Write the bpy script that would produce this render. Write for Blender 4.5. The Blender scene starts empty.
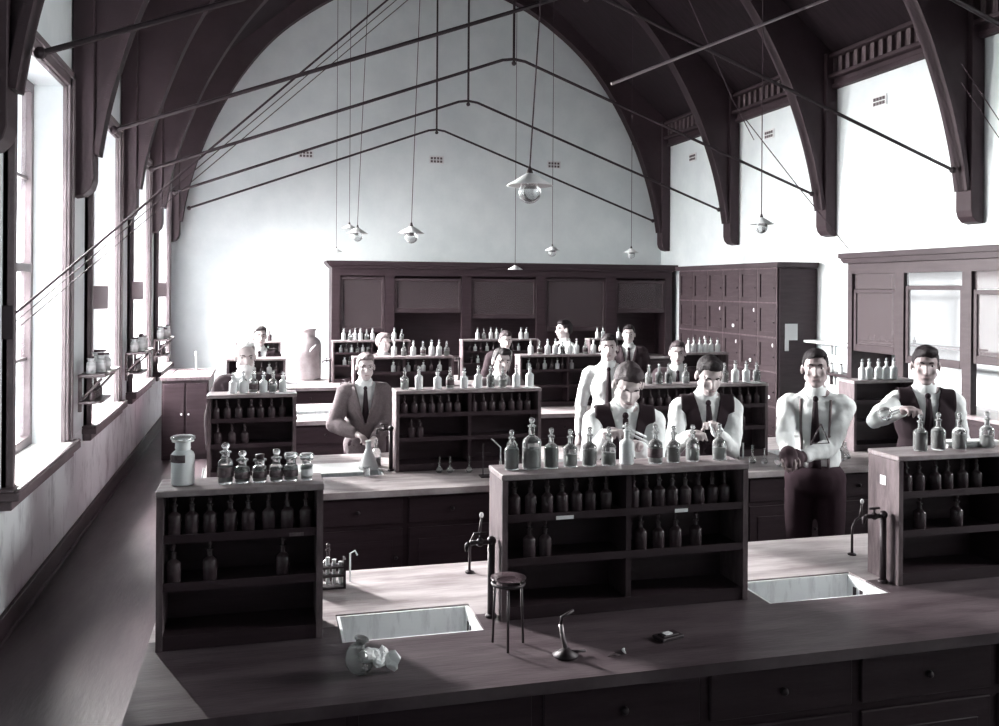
import bpy, bmesh, math, random
from math import sin, cos, pi, radians as R
from mathutils import Vector, Matrix, noise
from mathutils.bvhtree import BVHTree
random.seed(7)
S = bpy.context.scene
C = S.collection

# ------------------------------------------------------------------ camera
FP, TH, CH, ROLL = 900., math.atan(235/900.), 2.1, .0068
HY0 = 288.5
cam = bpy.data.cameras.new('camera'); co = bpy.data.objects.new('camera', cam); C.objects.link(co)
cam.sensor_width = 36; cam.lens = FP/999*36; cam.clip_start = .05
cam.shift_y = -(363-HY0)/999.
co.matrix_world = Matrix.Translation((0, 0, CH)) @ Matrix.Rotation(-TH, 4, 'Z') @ Matrix.Rotation(pi/2, 4, 'X') @ Matrix.Rotation(ROLL, 4, 'Z')
S.camera = co
def hy(u): return 286.9+ROLL*(u-265)
def at(u, v, Y):                       # a point of the photo at depth Y, in metres
    k = (u-499.5)/FP; c, s = cos(TH), sin(TH)
    X = Y*(s+k*c)/(c-k*s); zc = X*s+Y*c
    return Vector((X, Y, CH-(v-hy(u))*zc/FP))

# ------------------------------------------------------------------ materials
def mat(name, col, rough=.6, spec=.5, noise_amt=0, noise_scale=8, col2=None, bump=0, bump_scale=40, metal=0, stretch=None, trans=0, ior=1.45, alpha=1, emis=None, sheen=0, lo=.35, hi=.65):
    m = bpy.data.materials.new(name); m.use_nodes = True
    nt = m.node_tree; b = nt.nodes['Principled BSDF']
    b.inputs['Base Color'].default_value = (*col, 1)
    b.inputs['Roughness'].default_value = rough
    b.inputs['Specular IOR Level'].default_value = spec
    b.inputs['Metallic'].default_value = metal
    b.inputs['Transmission Weight'].default_value = trans
    b.inputs['IOR'].default_value = ior
    b.inputs['Alpha'].default_value = alpha
    if sheen: b.inputs['Sheen Weight'].default_value = sheen
    tc = nt.nodes.new('ShaderNodeTexCoord'); mp = nt.nodes.new('ShaderNodeMapping')
    nt.links.new(tc.outputs['Object'], mp.inputs['Vector'])
    if stretch: mp.inputs['Scale'].default_value = stretch
    if col2:
        n = nt.nodes.new('ShaderNodeTexNoise'); n.inputs['Scale'].default_value = noise_scale; n.inputs['Detail'].default_value = 6
        n.inputs['Roughness'].default_value = .65
        r = nt.nodes.new('ShaderNodeValToRGB')
        r.color_ramp.elements[0].color = (*col, 1); r.color_ramp.elements[1].color = (*col2, 1)
        r.color_ramp.elements[0].position = lo; r.color_ramp.elements[1].position = hi
        nt.links.new(mp.outputs[0], n.inputs['Vector']); nt.links.new(n.outputs[0], r.inputs[0]); nt.links.new(r.outputs[0], b.inputs['Base Color'])
    if bump:
        n2 = nt.nodes.new('ShaderNodeTexNoise'); n2.inputs['Scale'].default_value = bump_scale; n2.inputs['Detail'].default_value = 4
        bp = nt.nodes.new('ShaderNodeBump'); bp.inputs['Strength'].default_value = bump; bp.inputs['Distance'].default_value = .01
        nt.links.new(mp.outputs[0], n2.inputs['Vector']); nt.links.new(n2.outputs[0], bp.inputs['Height']); nt.links.new(bp.outputs[0], b.inputs['Normal'])
    return m
M = {}
M['plaster'] = mat('plaster', (.68, .735, .75), .9, .2, col2=(.77, .82, .83), noise_scale=1.6, bump=.15, bump_scale=30)
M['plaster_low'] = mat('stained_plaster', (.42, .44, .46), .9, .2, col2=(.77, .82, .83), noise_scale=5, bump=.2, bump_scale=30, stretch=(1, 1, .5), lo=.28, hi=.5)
M['wood'] = mat('dark_wood', (.024, .0145, .0182), .5, .22, col2=(.036, .0235, .0285), noise_scale=3, bump=.1, bump_scale=30, stretch=(1, 1, 8))
M['wood_mid'] = mat('brown_wood', (.031, .0205, .0245), .5, .28, col2=(.046, .032, .037), noise_scale=3, bump=.1, stretch=(1, 6, 6))
M['wood_end'] = mat('worn_wood', (.06, .043, .049), .6, .3, col2=(.13, .10, .108), noise_scale=7, bump=.2, stretch=(4, 4, 1))
M['roofwood'] = mat('roof_wood', (.012, .008, .0098), .8, .15, col2=(.021, .014, .0175), noise_scale=3, bump=.1, stretch=(1, 8, 1))
M['trusswood'] = mat('truss_wood', (.030, .019, .023), .6, .25, col2=(.044, .029, .035), noise_scale=2, bump=.05)
M['benchtop'] = mat('bench_top', (.22, .185, .19), .36, .5, col2=(.50, .46, .465), noise_scale=3.2, bump=.12, bump_scale=25, stretch=(.7, 4, 1))
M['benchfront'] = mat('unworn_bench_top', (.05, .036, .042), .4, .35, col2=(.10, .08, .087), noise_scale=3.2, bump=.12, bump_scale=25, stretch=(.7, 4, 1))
M['racktop'] = mat('rack_top', (.14, .108, .116), .4, .5, col2=(.30, .262, .27), noise_scale=6, stretch=(1, 5, 1))
M['floor'] = mat('floor_boards', (.03, .02, .024), .42, .4, col2=(.075, .055, .062), noise_scale=2.2, bump=.15, bump_scale=18, stretch=(2.5, .5, 1))
M['casing'] = mat('casing_paint', (.085, .066, .073), .5, .3, col2=(.14, .115, .123), noise_scale=4)
M['sillpaint'] = mat('sill_paint', (.78, .78, .76), .5, .4, col2=(.84, .84, .82), noise_scale=4)
M['iron'] = mat('iron', (.022, .014, .018), .5, .5, metal=.2)
M['pipe'] = mat('pale_pipe', (.30, .25, .27), .6, .3)
M['cord'] = mat('cord', (.05, .035, .042), .8, .2)
M['enamel'] = mat('enamel', (.55, .55, .57), .4, .5, col2=(.80, .82, .83), noise_scale=9, stretch=(3, 3, .7), lo=.25, hi=.5)
M['paper'] = mat('paper', (.82, .83, .83), .9, .1)
M['labelpaper'] = mat('label_paper', (.07, .052, .058), .8, .2, col2=(.14, .115, .122), noise_scale=60)
M['labelwhite'] = mat('label_white', (.72, .73, .74), .8, .2)
M['glass'] = mat('bottle_glass', (.93, .96, .96), .05, .6, trans=.84, ior=1.3)
M['milk'] = mat('white_glass', (.80, .83, .84), .25, .5, trans=.25, ior=1.3)
M['shade'] = mat('opal_shade', (.80, .82, .83), .4, .5)
M['liquid_dark'] = mat('dark_liquid', (.05, .03, .035), .15, .5)
M['liquid_mid'] = mat('pale_liquid', (.34, .31, .32), .15, .5)
M['liquid_clear'] = mat('clear_liquid', (.86, .88, .88), .15, .5)
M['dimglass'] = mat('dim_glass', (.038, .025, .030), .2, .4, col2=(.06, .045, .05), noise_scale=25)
M['powder'] = mat('white_powder', (.84, .85, .85), .8, .2)
M['pane'] = mat('window_pane', (.7, .72, .75), .05, .5, alpha=.12)
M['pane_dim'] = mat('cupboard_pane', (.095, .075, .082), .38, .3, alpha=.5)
M['skin'] = mat('skin', (.42, .37, .37), .55, .25, col2=(.48, .43, .43), noise_scale=10)
M['skin_tan'] = mat('skin_tan', (.27, .22, .225), .5, .3, col2=(.31, .26, .26), noise_scale=10)
M['hair'] = mat('dark_hair', (.012, .008, .010), .6, .2, bump=.6, bump_scale=90, stretch=(3, 1, 1))
M['hair_mid'] = mat('brown_hair', (.035, .025, .029), .6, .25, bump=.6, bump_scale=90, stretch=(3, 1, 1))
M['hair_fair'] = mat('fair_hair', (.16, .13, .135), .6, .25, bump=.6, bump_scale=90, stretch=(3, 1, 1))
M['hair_white'] = mat('white_hair', (.70, .70, .70), .6, .3, bump=.6, bump_scale=90)
M['eye'] = mat('eye_white', (.5, .48, .48), .3)
M['iris'] = mat('iris', (.015, .01, .012), .2)
M['lips'] = mat('lips', (.26, .18, .19), .5)
M['shirt'] = mat('white_cotton', (.72, .75, .75), .9, .1, bump=.9, bump_scale=16, stretch=(1, 1, .6))
M['vest'] = mat('dark_waistcoat', (.022, .0145, .018), .9, .15, bump=.3, bump_scale=20)
M['jacket'] = mat('grey_tweed', (.085, .07, .075), .95, .1, col2=(.14, .12, .126), noise_scale=120, bump=.5, bump_scale=16)
M['jacket_dark'] = mat('dark_suiting', (.032, .0235, .027), .95, .1, bump=.4, bump_scale=16)
M['trousers'] = mat('trousers', (.035, .022, .028), .95, .1, bump=.4, bump_scale=12)
M['tie'] = mat('dark_tie', (.020, .012, .016), .8, .2)
M['shoe'] = mat('shoe', (.02, .012, .015), .4)
M['canmetal'] = mat('can_metal', (.22, .19, .2), .4, .5, metal=.6, col2=(.34, .31, .32), noise_scale=4)
M['glove'] = mat('dark_glove', (.055, .036, .043), .8, .2)

# ------------------------------------------------------------------ helpers
def tag(o, label=None, cat=None, group=None, kind=None):
    if label: o['label'] = label
    if cat: o['category'] = cat
    if group: o['group'] = group
    if kind: o['kind'] = kind
    return o
def empty(name, loc=(0, 0, 0), rz=0):
    o = bpy.data.objects.new(name, None); C.objects.link(o); o.location = loc; o.rotation_euler = (0, 0, rz); o.empty_display_size = .1
    return o
class MB:
    def __init__(s): s.b = bmesh.new()
    def box(s, x0, x1, y0, y1, z0, z1):
        v = [s.b.verts.new(p) for p in ((x0,y0,z0),(x1,y0,z0),(x1,y1,z0),(x0,y1,z0),(x0,y0,z1),(x1,y0,z1),(x1,y1,z1),(x0,y1,z1))]
        for f in ((3,2,1,0),(4,5,6,7),(0,1,5,4),(1,2,6,5),(2,3,7,6),(3,0,4,7)): s.b.faces.new([v[i] for i in f])
        return s
    def cone(s, p, q, r1, r2=None, n=12, caps=True):
        p, q = Vector(p), Vector(q); r2 = r1 if r2 is None else r2
        d = q-p
        if d.length < 1e-6: return s
        m = Matrix.Translation((p+q)/2) @ d.to_track_quat('Z', 'Y').to_matrix().to_4x4()
        bmesh.ops.create_cone(s.b, cap_ends=caps, segments=n, radius1=max(r1, 1e-5), radius2=max(r2, 1e-5), depth=d.length, matrix=m)
        return s
    def ball(s, c, r, rot=None, n=14):
        if not hasattr(r, '__len__'): r = (r, r, r)
        m = Matrix.Translation(Vector(c))
        if rot is not None: m = m @ rot.to_4x4()
        m = m @ Matrix.Diagonal((*r, 1))
        nv = max(6, n*2//3); vs = []
        for j in range(1, nv):
            a = pi*j/nv; vs.append([s.b.verts.new(m @ Vector((sin(a)*cos(2*pi*k/n), sin(a)*sin(2*pi*k/n), -cos(a)))) for k in range(n)])
        lo, hi = s.b.verts.new(m @ Vector((0, 0, -1))), s.b.verts.new(m @ Vector((0, 0, 1)))
        for k in range(n):
            k2 = (k+1) % n
            s.b.faces.new((lo, vs[0][k2], vs[0][k])); s.b.faces.new((hi, vs[-1][k], vs[-1][k2]))
            for a, c in zip(vs, vs[1:]): s.b.faces.new((a[k], a[k2], c[k2], c[k]))
        return s
    def cap(s, p, q, r1, r2=None, n=12):
        r2 = r1 if r2 is None else r2
        s.cone(p, q, r1, r2, n); s.ball(p, r1, n=n); s.ball(q, r2, n=n)
        return s
    def tube(s, pts, r, n=8):
        pts = [Vector(p) for p in pts]
        rings = []
        for i, p in enumerate(pts):
            a = pts[max(i-1, 0)]; c = pts[min(i+1, len(pts)-1)]
            d = (c-a).normalized(); up = Vector((0, 0, 1)) if abs(d.z) < .95 else Vector((1, 0, 0))
            if i == 0: ref = d.cross(up).normalized()
            else: ref = (ref-d*ref.dot(d)).normalized()
            e2 = d.cross(ref)
            rr = r[i] if hasattr(r, '__len__') else r
            rings.append([s.b.verts.new(p+(ref*cos(2*pi*k/n)+e2*sin(2*pi*k/n))*rr) for k in range(n)])
        for a, c in zip(rings, rings[1:]):
            for k in range(n): s.b.faces.new((a[k], a[(k+1) % n], c[(k+1) % n], c[k]))
        s.b.faces.new(rings[0][::-1]); s.b.faces.new(rings[-1])
        return s
    def lathe(s, prof, n=20, c=(0, 0, 0), close=True):
        rings = []
        for r, z in prof:
            if r < 1e-5: rings.append([s.b.verts.new((c[0], c[1], c[2]+z))])
            else: rings.append([s.b.verts.new((c[0]+r*cos(2*pi*k/n), c[1]+r*sin(2*pi*k/n), c[2]+z)) for k in range(n)])
        for a, d in zip(rings, rings[1:]):
            for k in range(n):
                k2 = (k+1) % n
                vs = [a[k % len(a)], a[k2 % len(a)], d[k2 % len(d)], d[k % len(d)]]
                u = []
                [u.append(x) for x in vs if x not in u]
                if len(u) > 2: s.b.faces.new(u)
        return s
    def prism(s, poly, y0, y1):        # polygon in XZ extruded along Y
        a = [s.b.verts.new((x, y0, z)) for x, z in poly]; c = [s.b.verts.new((x, y1, z)) for x, z in poly]
        s.b.faces.new(a); s.b.faces.new(c[::-1])
        for i in range(len(a)):
            j = (i+1) % len(a); s.b.faces.new((a[j], a[i], c[i], c[j]))
        return s
    def mesh(s, name, smooth=True, bevel=0):
        bmesh.ops.recalc_face_normals(s.b, faces=s.b.faces)
        if bevel: bmesh.ops.bevel(s.b, geom=list(s.b.edges), offset=bevel, segments=1, affect='EDGES', clamp_overlap=True)
        me = bpy.data.meshes.new(name); s.b.to_mesh(me); s.b.free()
        if smooth: me.polygons.foreach_set('use_smooth', [True]*len(me.polygons))
        return me
    def build(s, name, m, parent=None, smooth=False, bevel=0):
        me = s.mesh(name, smooth, bevel); me.materials.append(M[m])
        return link(name, me, parent)
def link(name, me, parent=None, loc=None):
    o = bpy.data.objects.new(name, me); C.objects.link(o)
    if parent: o.parent = parent
    if loc is not None: o.location = loc
    return o
def smooth_angle(me, ang=40):
    try: me.set_sharp_from_angle(angle=R(ang))
    except Exception: pass
def copy_tree(o, parent=None):
    c = o.copy(); C.objects.link(c); c.parent = parent
    for ch in list(o.children): copy_tree(ch, c)
    return c
def struct(o): o['kind'] = 'structure'; return o
ORD = ['first', 'second', 'third', 'fourth', 'fifth', 'sixth', 'seventh', 'eighth', 'ninth', 'tenth', 'eleventh', 'twelfth', 'thirteenth', 'fourteenth', 'fifteenth', 'sixteenth', 'seventeenth', 'eighteenth']

# ------------------------------------------------------------------ the room
XL, XR, YF, YB = -1.5, 7.25, -2.2, 15.7
XC = (XL+XR)/2; WT = 5.2; RS = .85
WZ0, WZ1 = .88, 3.62
WY = [(6.02, 7.50), (8.52, 10.0), (11.02, 12.5), (13.52, 15.0)]
struct(MB().box(XL-.6, XR+.3, YF, YB+.3, -.1, 0).build('floor', 'floor'))
w = MB(); w.box(XL-.45, XL, YF, YB, WZ1, WT)
ys = [YF]+[y for p in WY for y in p]+[YB]
for a, b in zip(ys[0::2], ys[1::2]): w.box(XL-.45, XL, a, b, WZ0, WZ1)
wl = struct(w.build('wall_left', 'plaster'))
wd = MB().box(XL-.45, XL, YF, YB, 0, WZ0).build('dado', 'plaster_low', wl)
struct(MB().box(XR, XR+.3, YF, YB, 0, WT).build('wall_right', 'plaster'))
struct(MB().prism([(XL-.45, 0), (XR+.3, 0), (XR+.3, WT+.1), (XC, WT+RS*(XR-XC)+.4), (XL-.45, WT+.1)], YB, YB+.3).build('wall_back', 'plaster'))
struct(MB().prism([(XL-.45, 0), (XR+.3, 0), (XR+.3, WT+.1), (XC, WT+RS*(XR-XC)+.4), (XL-.45, WT+.1)], YF-.3, YF).build('wall_front', 'plaster'))
c = MB(); hw = XR-XC
for sg in (-1, 1):
    xo = sg*(hw+.5)
    c.prism([(XC, WT+RS*hw), (XC+xo, WT-RS*.5), (XC+xo, WT-RS*.5+.25), (XC, WT+RS*hw+.25)], YF-.3, YB+.3)
struct(c.build('ceiling', 'roofwood'))
struct(MB().box(XL, XL+.03, YF, YB, 0, .15).box(XL, XL+.045, YF, YB, .0, .03).build('baseboard_left', 'wood_mid', bevel=.004))
struct(MB().box(XR-.03, XR, YF, YB, 0, .17).build('baseboard_right', 'wood', bevel=.004))
struct(MB().box(XL, XR, YB-.03, YB, 0, .17).build('baseboard_back', 'wood', bevel=.004))
for n_, (xw, sg) in enumerate(((XL, 1), (XR, -1)), 1):
    t = MB()
    def bx(d0, d1, z0, z1): t.box(*sorted((xw+sg*d0, xw+sg*d1)), YF, YB, z0, z1)
    bx(0, .09, 4.74, 4.80); bx(0, .06, 4.80, 4.87); bx(0, .15, 4.87, 4.92); bx(0, .14, 5.14, 5.19); bx(0, .02, 4.9, 5.15)
    tr = struct(t.build('trim_%d' % n_, 'trusswood', bevel=.008))
    t = MB(); y = YF
    while y < YB: t.box(*sorted((xw+sg*.02, xw+sg*.07)), y, y+.07, 4.92, 5.14); y += .16
    t.build('frieze_slats', 'wood_end', tr)

# windows in the left wall
E_SKY, E_WIN, E_FILL = 12000, 200, 120
def arealight(name, loc, aim, sx, sy, e, col=(1, .985, .975)):
    l = bpy.data.lights.new(name, 'AREA'); l.shape = 'RECTANGLE'; l.size = sx; l.size_y = sy; l.energy = e; l.color = col
    o = bpy.data.objects.new(name, l); C.objects.link(o); o.location = loc
    o.rotation_euler = (Vector(aim)-Vector(loc)).to_track_quat('-Z', 'Z').to_euler(); return o
def window(i, y0, y1):
    r = struct(empty('window_%d' % i, (XL-.32, (y0+y1)/2, WZ0)))
    def B(m): m.b.transform(Matrix.Translation((-(XL-.32), -(y0+y1)/2, -WZ0))); return m
    f = MB(); x0, x1 = XL-.27, XL-.20
    f.box(x0, x1, y0, y0+.07, WZ0, WZ1).box(x0, x1, y1-.07, y1, WZ0, WZ1).box(x0, x1, y0+.07, y1-.07, WZ0, WZ0+.09).box(x0, x1, y0+.07, y1-.07, WZ1-.07, WZ1)
    f.box(x0-.01, x1+.01, y0+.07, y1-.07, 2.2, 2.26)
    B(f).build('window_frame', 'casing', r)
    g = MB()
    for z in (1.55, 2.9): g.box(x0+.02, x1-.02, y0+.07, y1-.07, z-.012, z+.012)
    g.box(x0+.02, x1-.02, (y0+y1)/2-.012, (y0+y1)/2+.012, WZ0+.09, WZ1-.07)
    B(g).build('glazing_bars', 'casing', r)
    B(MB().box(x0+.03, x0+.036, y0+.07, y1-.07, WZ0+.09, WZ1-.07)).build('pane', 'pane', r)
    cs = MB()
    for (a, b, d) in ((0, .13, .03), (.015, .10, .05), (.08, .13, .065)):
        cs.box(XL, XL+d, y0-b, y0-a, WZ0, WZ1+b); cs.box(XL, XL+d, y1+a, y1+b, WZ0, WZ1+b); cs.box(XL, XL+d, y0-b, y1+b, WZ1+a, WZ1+b)
    B(cs).build('casing', 'casing', r, bevel=.003)
    B(MB().box(XL-.20, XL+.09, y0-.0, y1+.0, WZ0-.005, WZ0+.02)).build('window_sill', 'sillpaint', r, bevel=.004)
    B(MB().box(XL+.001, XL+.115, y0-.2, y1+.16, WZ0-.05, WZ0).box(XL+.001, XL+.07, y0-.17, y1+.13, WZ0-.11, WZ0-.05).box(XL+.09, XL+.115, y0-.2, y1+.16, WZ0, WZ0+.022)
      .box(XL+.001, XL+.09, y0-.2, y0, WZ0, WZ0+.022).box(XL+.001, XL+.09, y1, y1+.16, WZ0, WZ0+.022)).build('sill_nosing', 'casing', r, bevel=.006)
    yc = (y0+y1)/2
    arealight('open_sky', (XL-2.3, yc+3.2, 4.3), (XL+2.2, yc-3.0, 1.0), 3.4, 2.8, E_SKY)
    arealight('window_daylight', (XL-.62, yc+.05, (WZ0+WZ1)/2+.05), (XL+3, yc-.9, .9), y1-y0, WZ1-WZ0, E_WIN)
for i, (a, b) in enumerate(WY, 1): window(i, a, b)
wld = bpy.data.worlds.new('sky'); S.world = wld; wld.use_nodes = True
wld.node_tree.nodes['Background'].inputs[0].default_value = (.92, .95, 1, 1); wld.node_tree.nodes['Background'].inputs[1].default_value = 1.3
arealight('left_wall_fill', (XR-.1, 3.0, 3.0), (XL, 4.7, .9), 2.4, 2.2, E_FILL, (1, 1, 1)).data.spread = R(80)  # added fill lamp that brightens the left wall; no window stands behind it

# ------------------------------------------------------------------ roof trusses
ARCH = [(4.17, 3.15), (4.09, 3.6), (3.92, 4.2), (3.62, 4.93), (3.15, 5.72), (2.6, 6.36), (1.87, 6.91), (1.3, 7.2), (.65, 7.4), (0, 7.46)]
def arch_z(dx):
    dx = abs(dx)
    for (a, za), (b, zb) in zip(ARCH, ARCH[1:]):
        if b <= dx <= a: return zb+(za-zb)*(dx-b)/(a-b)
    return 3.2
def crom(P, n=5):
    P = [Vector((a, b)) for a, b in P]; out = []
    for i in range(len(P)-1):
        p0 = P[max(i-1, 0)]; p1 = P[i]; p2 = P[i+1]; p3 = P[i+2] if i+2 < len(P) else Vector((-P[-2].x, P[-2].y))
        for k in range(n):
            t = k/n
            out.append(.5*((2*p1)+(p2-p0)*t+(2*p0-5*p1+4*p2-p3)*t*t+(3*p1-p0-3*p2+p3)*t**3))
    out.append(P[-1]); return out
AC = crom(ARCH)
TY = [(15.4, 'against the far wall'), (12.9, 'second from the far wall'), (10.4, 'third from the far wall'), (7.9, 'fourth from the far wall'), (5.4, 'fifth from the far wall'), (2.9, 'nearest the camera, overhead')]
def make_truss(Y, lab):
    r = tag(empty('roof_truss', (XC, Y, 0)), 'dark curved timber roof truss with iron tie rod, '+lab, 'roof truss', 'roof trusses')
    for sg in (-1, 1):
        m = MB(); inner = [(sg*p.x, p.y) for p in AC]
        outer = [(0, WT+RS*hw-.01), (sg*(hw-.05), WT+RS*.03), (sg*(hw-.05), 3.15)]
        m.prism(inner+outer, -.05, .05); m.build('arch_brace', 'trusswood', r)
        m = MB(); n = len(AC)
        for i in range(n-1):
            a, b = AC[i], AC[i+1]; d = (b-a).normalized(); nn = Vector((-d.y, d.x)); nn = nn if nn.x > 0 or nn.y > 0 else -nn
            m.prism([(sg*a.x, a.y), (sg*b.x, b.y), (sg*(b.x+nn.x*.05), b.y+nn.y*.05), (sg*(a.x+nn.x*.05), a.y+nn.y*.05)], -.09, .09)
        m.build('arch_rim', 'trusswood', r)
        m = MB(); x1 = hw-.01; x0 = hw-.17
        m.prism([(sg*x0, WT), (sg*x0, 2.95), (sg*(x0+.02), 2.88), (sg*(x0+.07), 2.83), (sg*x1, 2.81), (sg*x1, WT)], -.11, .11)
        m.build('wall_post', 'trusswood', r, bevel=.006)
    pts = [(-4.07, 0, 3.37), (-.14, 0, 4.83), (0, 0, 4.85), (.14, 0, 4.83), (4.07, 0, 3.37)]
    m = MB(); m.tube(pts, .018, 8); m.ball(pts[0], .035, n=8); m.ball(pts[-1], .035, n=8); m.build('tie_rod', 'iron', r)
    MB().tube([(0, 0, 4.78), (0, 0, 7.48)], .016, 8).ball((0, 0, 4.80), .03, n=8).build('king_rod', 'iron', r)
for Y, lab in TY: make_truss(Y, lab)
# gas pipe and window cords under the roof
tag(MB().tube([at(610, 84, 6.5), at(823, 0, 6.5)+Vector((0, 0, .0)), at(850, -11, 6.5)], .012, 8).build('gas_pipe', 'pipe'), 'thin pale pipe slanting under the dark roof at upper right', 'pipe')
def cord(pts, r, lab, name='window_cord', grp='cords from the left windows'):
    o = MB().tube(pts, r, 6).build(name, 'cord'); tag(o, lab, 'cord', grp); return o
a0 = Vector((XL+.06, 5.93, 1.93)); a1 = Vector((XL+.06, 5.93, 1.88))
e0, e1, e2 = at(560, -148, 7.8), at(565, -145, 7.7), at(577, -145, 7.7)
cord([a0, e0], .008, 'thicker uppermost window cord running diagonally from the nearest window to the roof')
cord([a1, e1], .0035, 'middle thin window cord running diagonally from the nearest window to the roof')
cord([a1-Vector((0, 0, .05)), e2], .0035, 'lowest thin window cord running diagonally from the nearest window to the roof')
tag(MB().box(XL+.001, XL+.06, 5.88, 5.95, 1.78, 1.98).build('cord_cleat', 'iron'), 'dark cleat holding the window cords beside the nearest window', 'cleat')
cord([at(678, -20, 7.0), at(731, 99, 9.0), at(753, 140, 9)], .005, 'dark cord hanging from the roof in front of the right frieze', 'pull_cord', None)
cord([at(745, 120, 8.6), at(800, 190, 8.6), at(850, 251, 8.62)], .005, 'thin cord sloping down the right wall to the fume cupboard top', 'pull_cord', None)
for k, (p, q) in enumerate((((968, 76), (1010, 138)), ((968, 95), (1010, 155)))):
    cord([at(p[0]-8, p[1]-12, 7.0), at(*q, 6.4)], .004, ('upper' if k == 0 else 'lower')+' thin cord slanting beside the rightmost truss post', 'pull_cord', None)
# ventilator grilles
def vent(loc, rz, lab):
    r = tag(empty('wall_vent', loc, rz), lab, 'vent', 'wall ventilators')
    MB().box(-.13, .13, -.012, 0, -.07, .07).build('frame', 'labelwhite', r, bevel=.004)
    m = MB()
    for j in range(2):
        for i in range(4): m.box(-.105+i*.056, -.067+i*.056, -.02, -.011, -.05+j*.055, -.012+j*.055)
    m.build('slots', 'casing', r)
for (x, lab) in ((.67, 'small wall vent high on the left of the back wall'), (2.93, 'small wall vent in the middle of the back wall'), (5.11, 'small wall vent high on the right of the back wall')):
    vent((x, YB-.002, 4.37), 0, lab)
for (y, lab) in ((9.45, 'wall vent on the right wall nearest the camera'), (11.93, 'wall vent on the right wall, middle of three'), (14.4, 'wall vent on the right wall nearest the far corner')):
    vent((XR-.002, y, 4.42), -pi/2, lab)

# ------------------------------------------------------------------ benches
BX0, BX1, BZ = -.385, 5.08, .85
UN = {'l': (-.352, .208), 'm': (.868, 1.895), 'r': (2.606, 3.69), 's': (4.44, 5.03)}
SINKS = [(.27, .79), (1.96, 2.52), (3.78, 4.36)]
ROWS = [3.26, 6.07, 9.1, 11.95]
RNAME = ['front-row', 'second-row', 'third-row', 'rear-row']
def bench(yc, rn, full):
    y0, y1 = yc-.53, yc+.75
    r = tag(empty('laboratory_bench', ((BX0+BX1)/2, (y0+y1)/2, 0)), 'long dark '+rn+' laboratory bench with a worn wooden top', 'bench', 'laboratory benches')
    def B(m): m.b.transform(Matrix.Translation((-(BX0+BX1)/2, -(y0+y1)/2, 0))); return m
    xs_ = sorted([BX0, BX1]+[x for s in SINKS for x in s]); ys_ = [y0, yc-.06, yc+.10, yc+.22, y1]
    t = MB()
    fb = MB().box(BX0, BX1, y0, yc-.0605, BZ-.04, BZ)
    for j in range(0 if yc > 4 else 1, 4):
        for i in range(len(xs_)-1):
            if j in (1, 2) and (xs_[i], xs_[i+1]) in SINKS: continue
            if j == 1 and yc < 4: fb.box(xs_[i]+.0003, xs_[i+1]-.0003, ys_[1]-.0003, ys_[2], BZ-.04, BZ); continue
            t.box(xs_[i], xs_[i+1], ys_[j], ys_[j+1], BZ-.04, BZ)
    bmesh.ops.remove_doubles(t.b, verts=t.b.verts, dist=1e-5)
    B(t).build('bench_top', 'benchtop', r)
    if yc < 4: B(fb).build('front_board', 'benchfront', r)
    else: fb.b.free()
    b = MB(); b.box(BX0+.04, BX1-.04, y0+.06, y1-.06, 0.07, .60)
    b.box(BX0+.04, BX1-.04, y0+.06, y0+.085, .6, BZ-.041).box(BX0+.04, BX1-.04, y1-.085, y1-.06, .6, BZ-.041).box(BX0+.04, BX0+.07, y0+.085, y1-.085, .6, BZ-.041).box(BX1-.07, BX1-.04, y0+.085, y1-.085, .6, BZ-.041)
    b.box(BX0+.08, BX1-.08, y0+.1, y1-.1, 0, .07)
    B(b).build('carcass', 'wood', r)
    n = 9; wd = (BX1-BX0-.12)/n
    for i in range(n):
        x = BX0+.06+i*wd
        for (sy, yy) in ((-1, y0+.06),):
            if i % 2 == 0 or True:
                d = B(MB().box(x+.02, x+wd-.02, yy-.014, yy-.001, .63, .79)).build('drawer', 'wood', r, bevel=.003)
                B(MB().ball((x+wd/2, yy-.025, .71), .014, n=8)).build('knob', 'iron', d, True)
                d = B(MB().box(x+.02, x+wd-.02, yy-.014, yy-.001, .10, .60).box(x+.08, x+wd-.08, yy-.019, yy-.013, .17, .53)).build('door', 'wood', r, bevel=.003)
                B(MB().ball((x+wd-.06, yy-.025, .42), .012, n=8)).build('knob', 'iron', d, True)
for i, yc in enumerate(ROWS): bench(yc, RNAME[i], i < 2)

def sink(x0, x1, yc, lab):
    y0, y1 = yc-.06, yc+.22
    r = tag(empty('sink', ((x0+x1)/2, (y0+y1)/2, BZ)), lab, 'sink', 'bench sinks')
    a, b, t, z0 = (x1-x0)/2-.004, (y1-y0)/2-.004, .012, -.22
    m = MB(); m.box(-a, a, -b, b, z0, z0+t).box(-a, -a+t, -b, b, z0+t, -.004).box(a-t, a, -b, b, z0+t, -.004).box(-a+t, a-t, -b, -b+t, z0+t, -.004).box(-a+t, a-t, b-t, b, z0+t, -.004)
    bmesh.ops.remove_doubles(m.b, verts=m.b.verts, dist=1e-5)
    m.build('basin', 'enamel', r)
    m = MB()
    for k in range(4): m.box(a-t-.003, a-t+.001, -.075+k*.045, -.055+k*.045, -.10, -.045)
    m.build('overflow_slots', 'iron', r)
    MB().lathe([(0, z0+t+.001), (.025, z0+t+.001), (.028, z0+t+.005), (0, z0+t+.005)], 14).build('drain', 'iron', r)
    return r
for i, yc in enumerate(ROWS):
    for j, (a, b) in enumerate(SINKS):
        sink(a, b, yc, ('stained white bench sink, '+['between the two left racks', 'between the two wide racks', 'beside the right-end rack'][j]+' of the '+RNAME[i]+' bench'))

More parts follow.
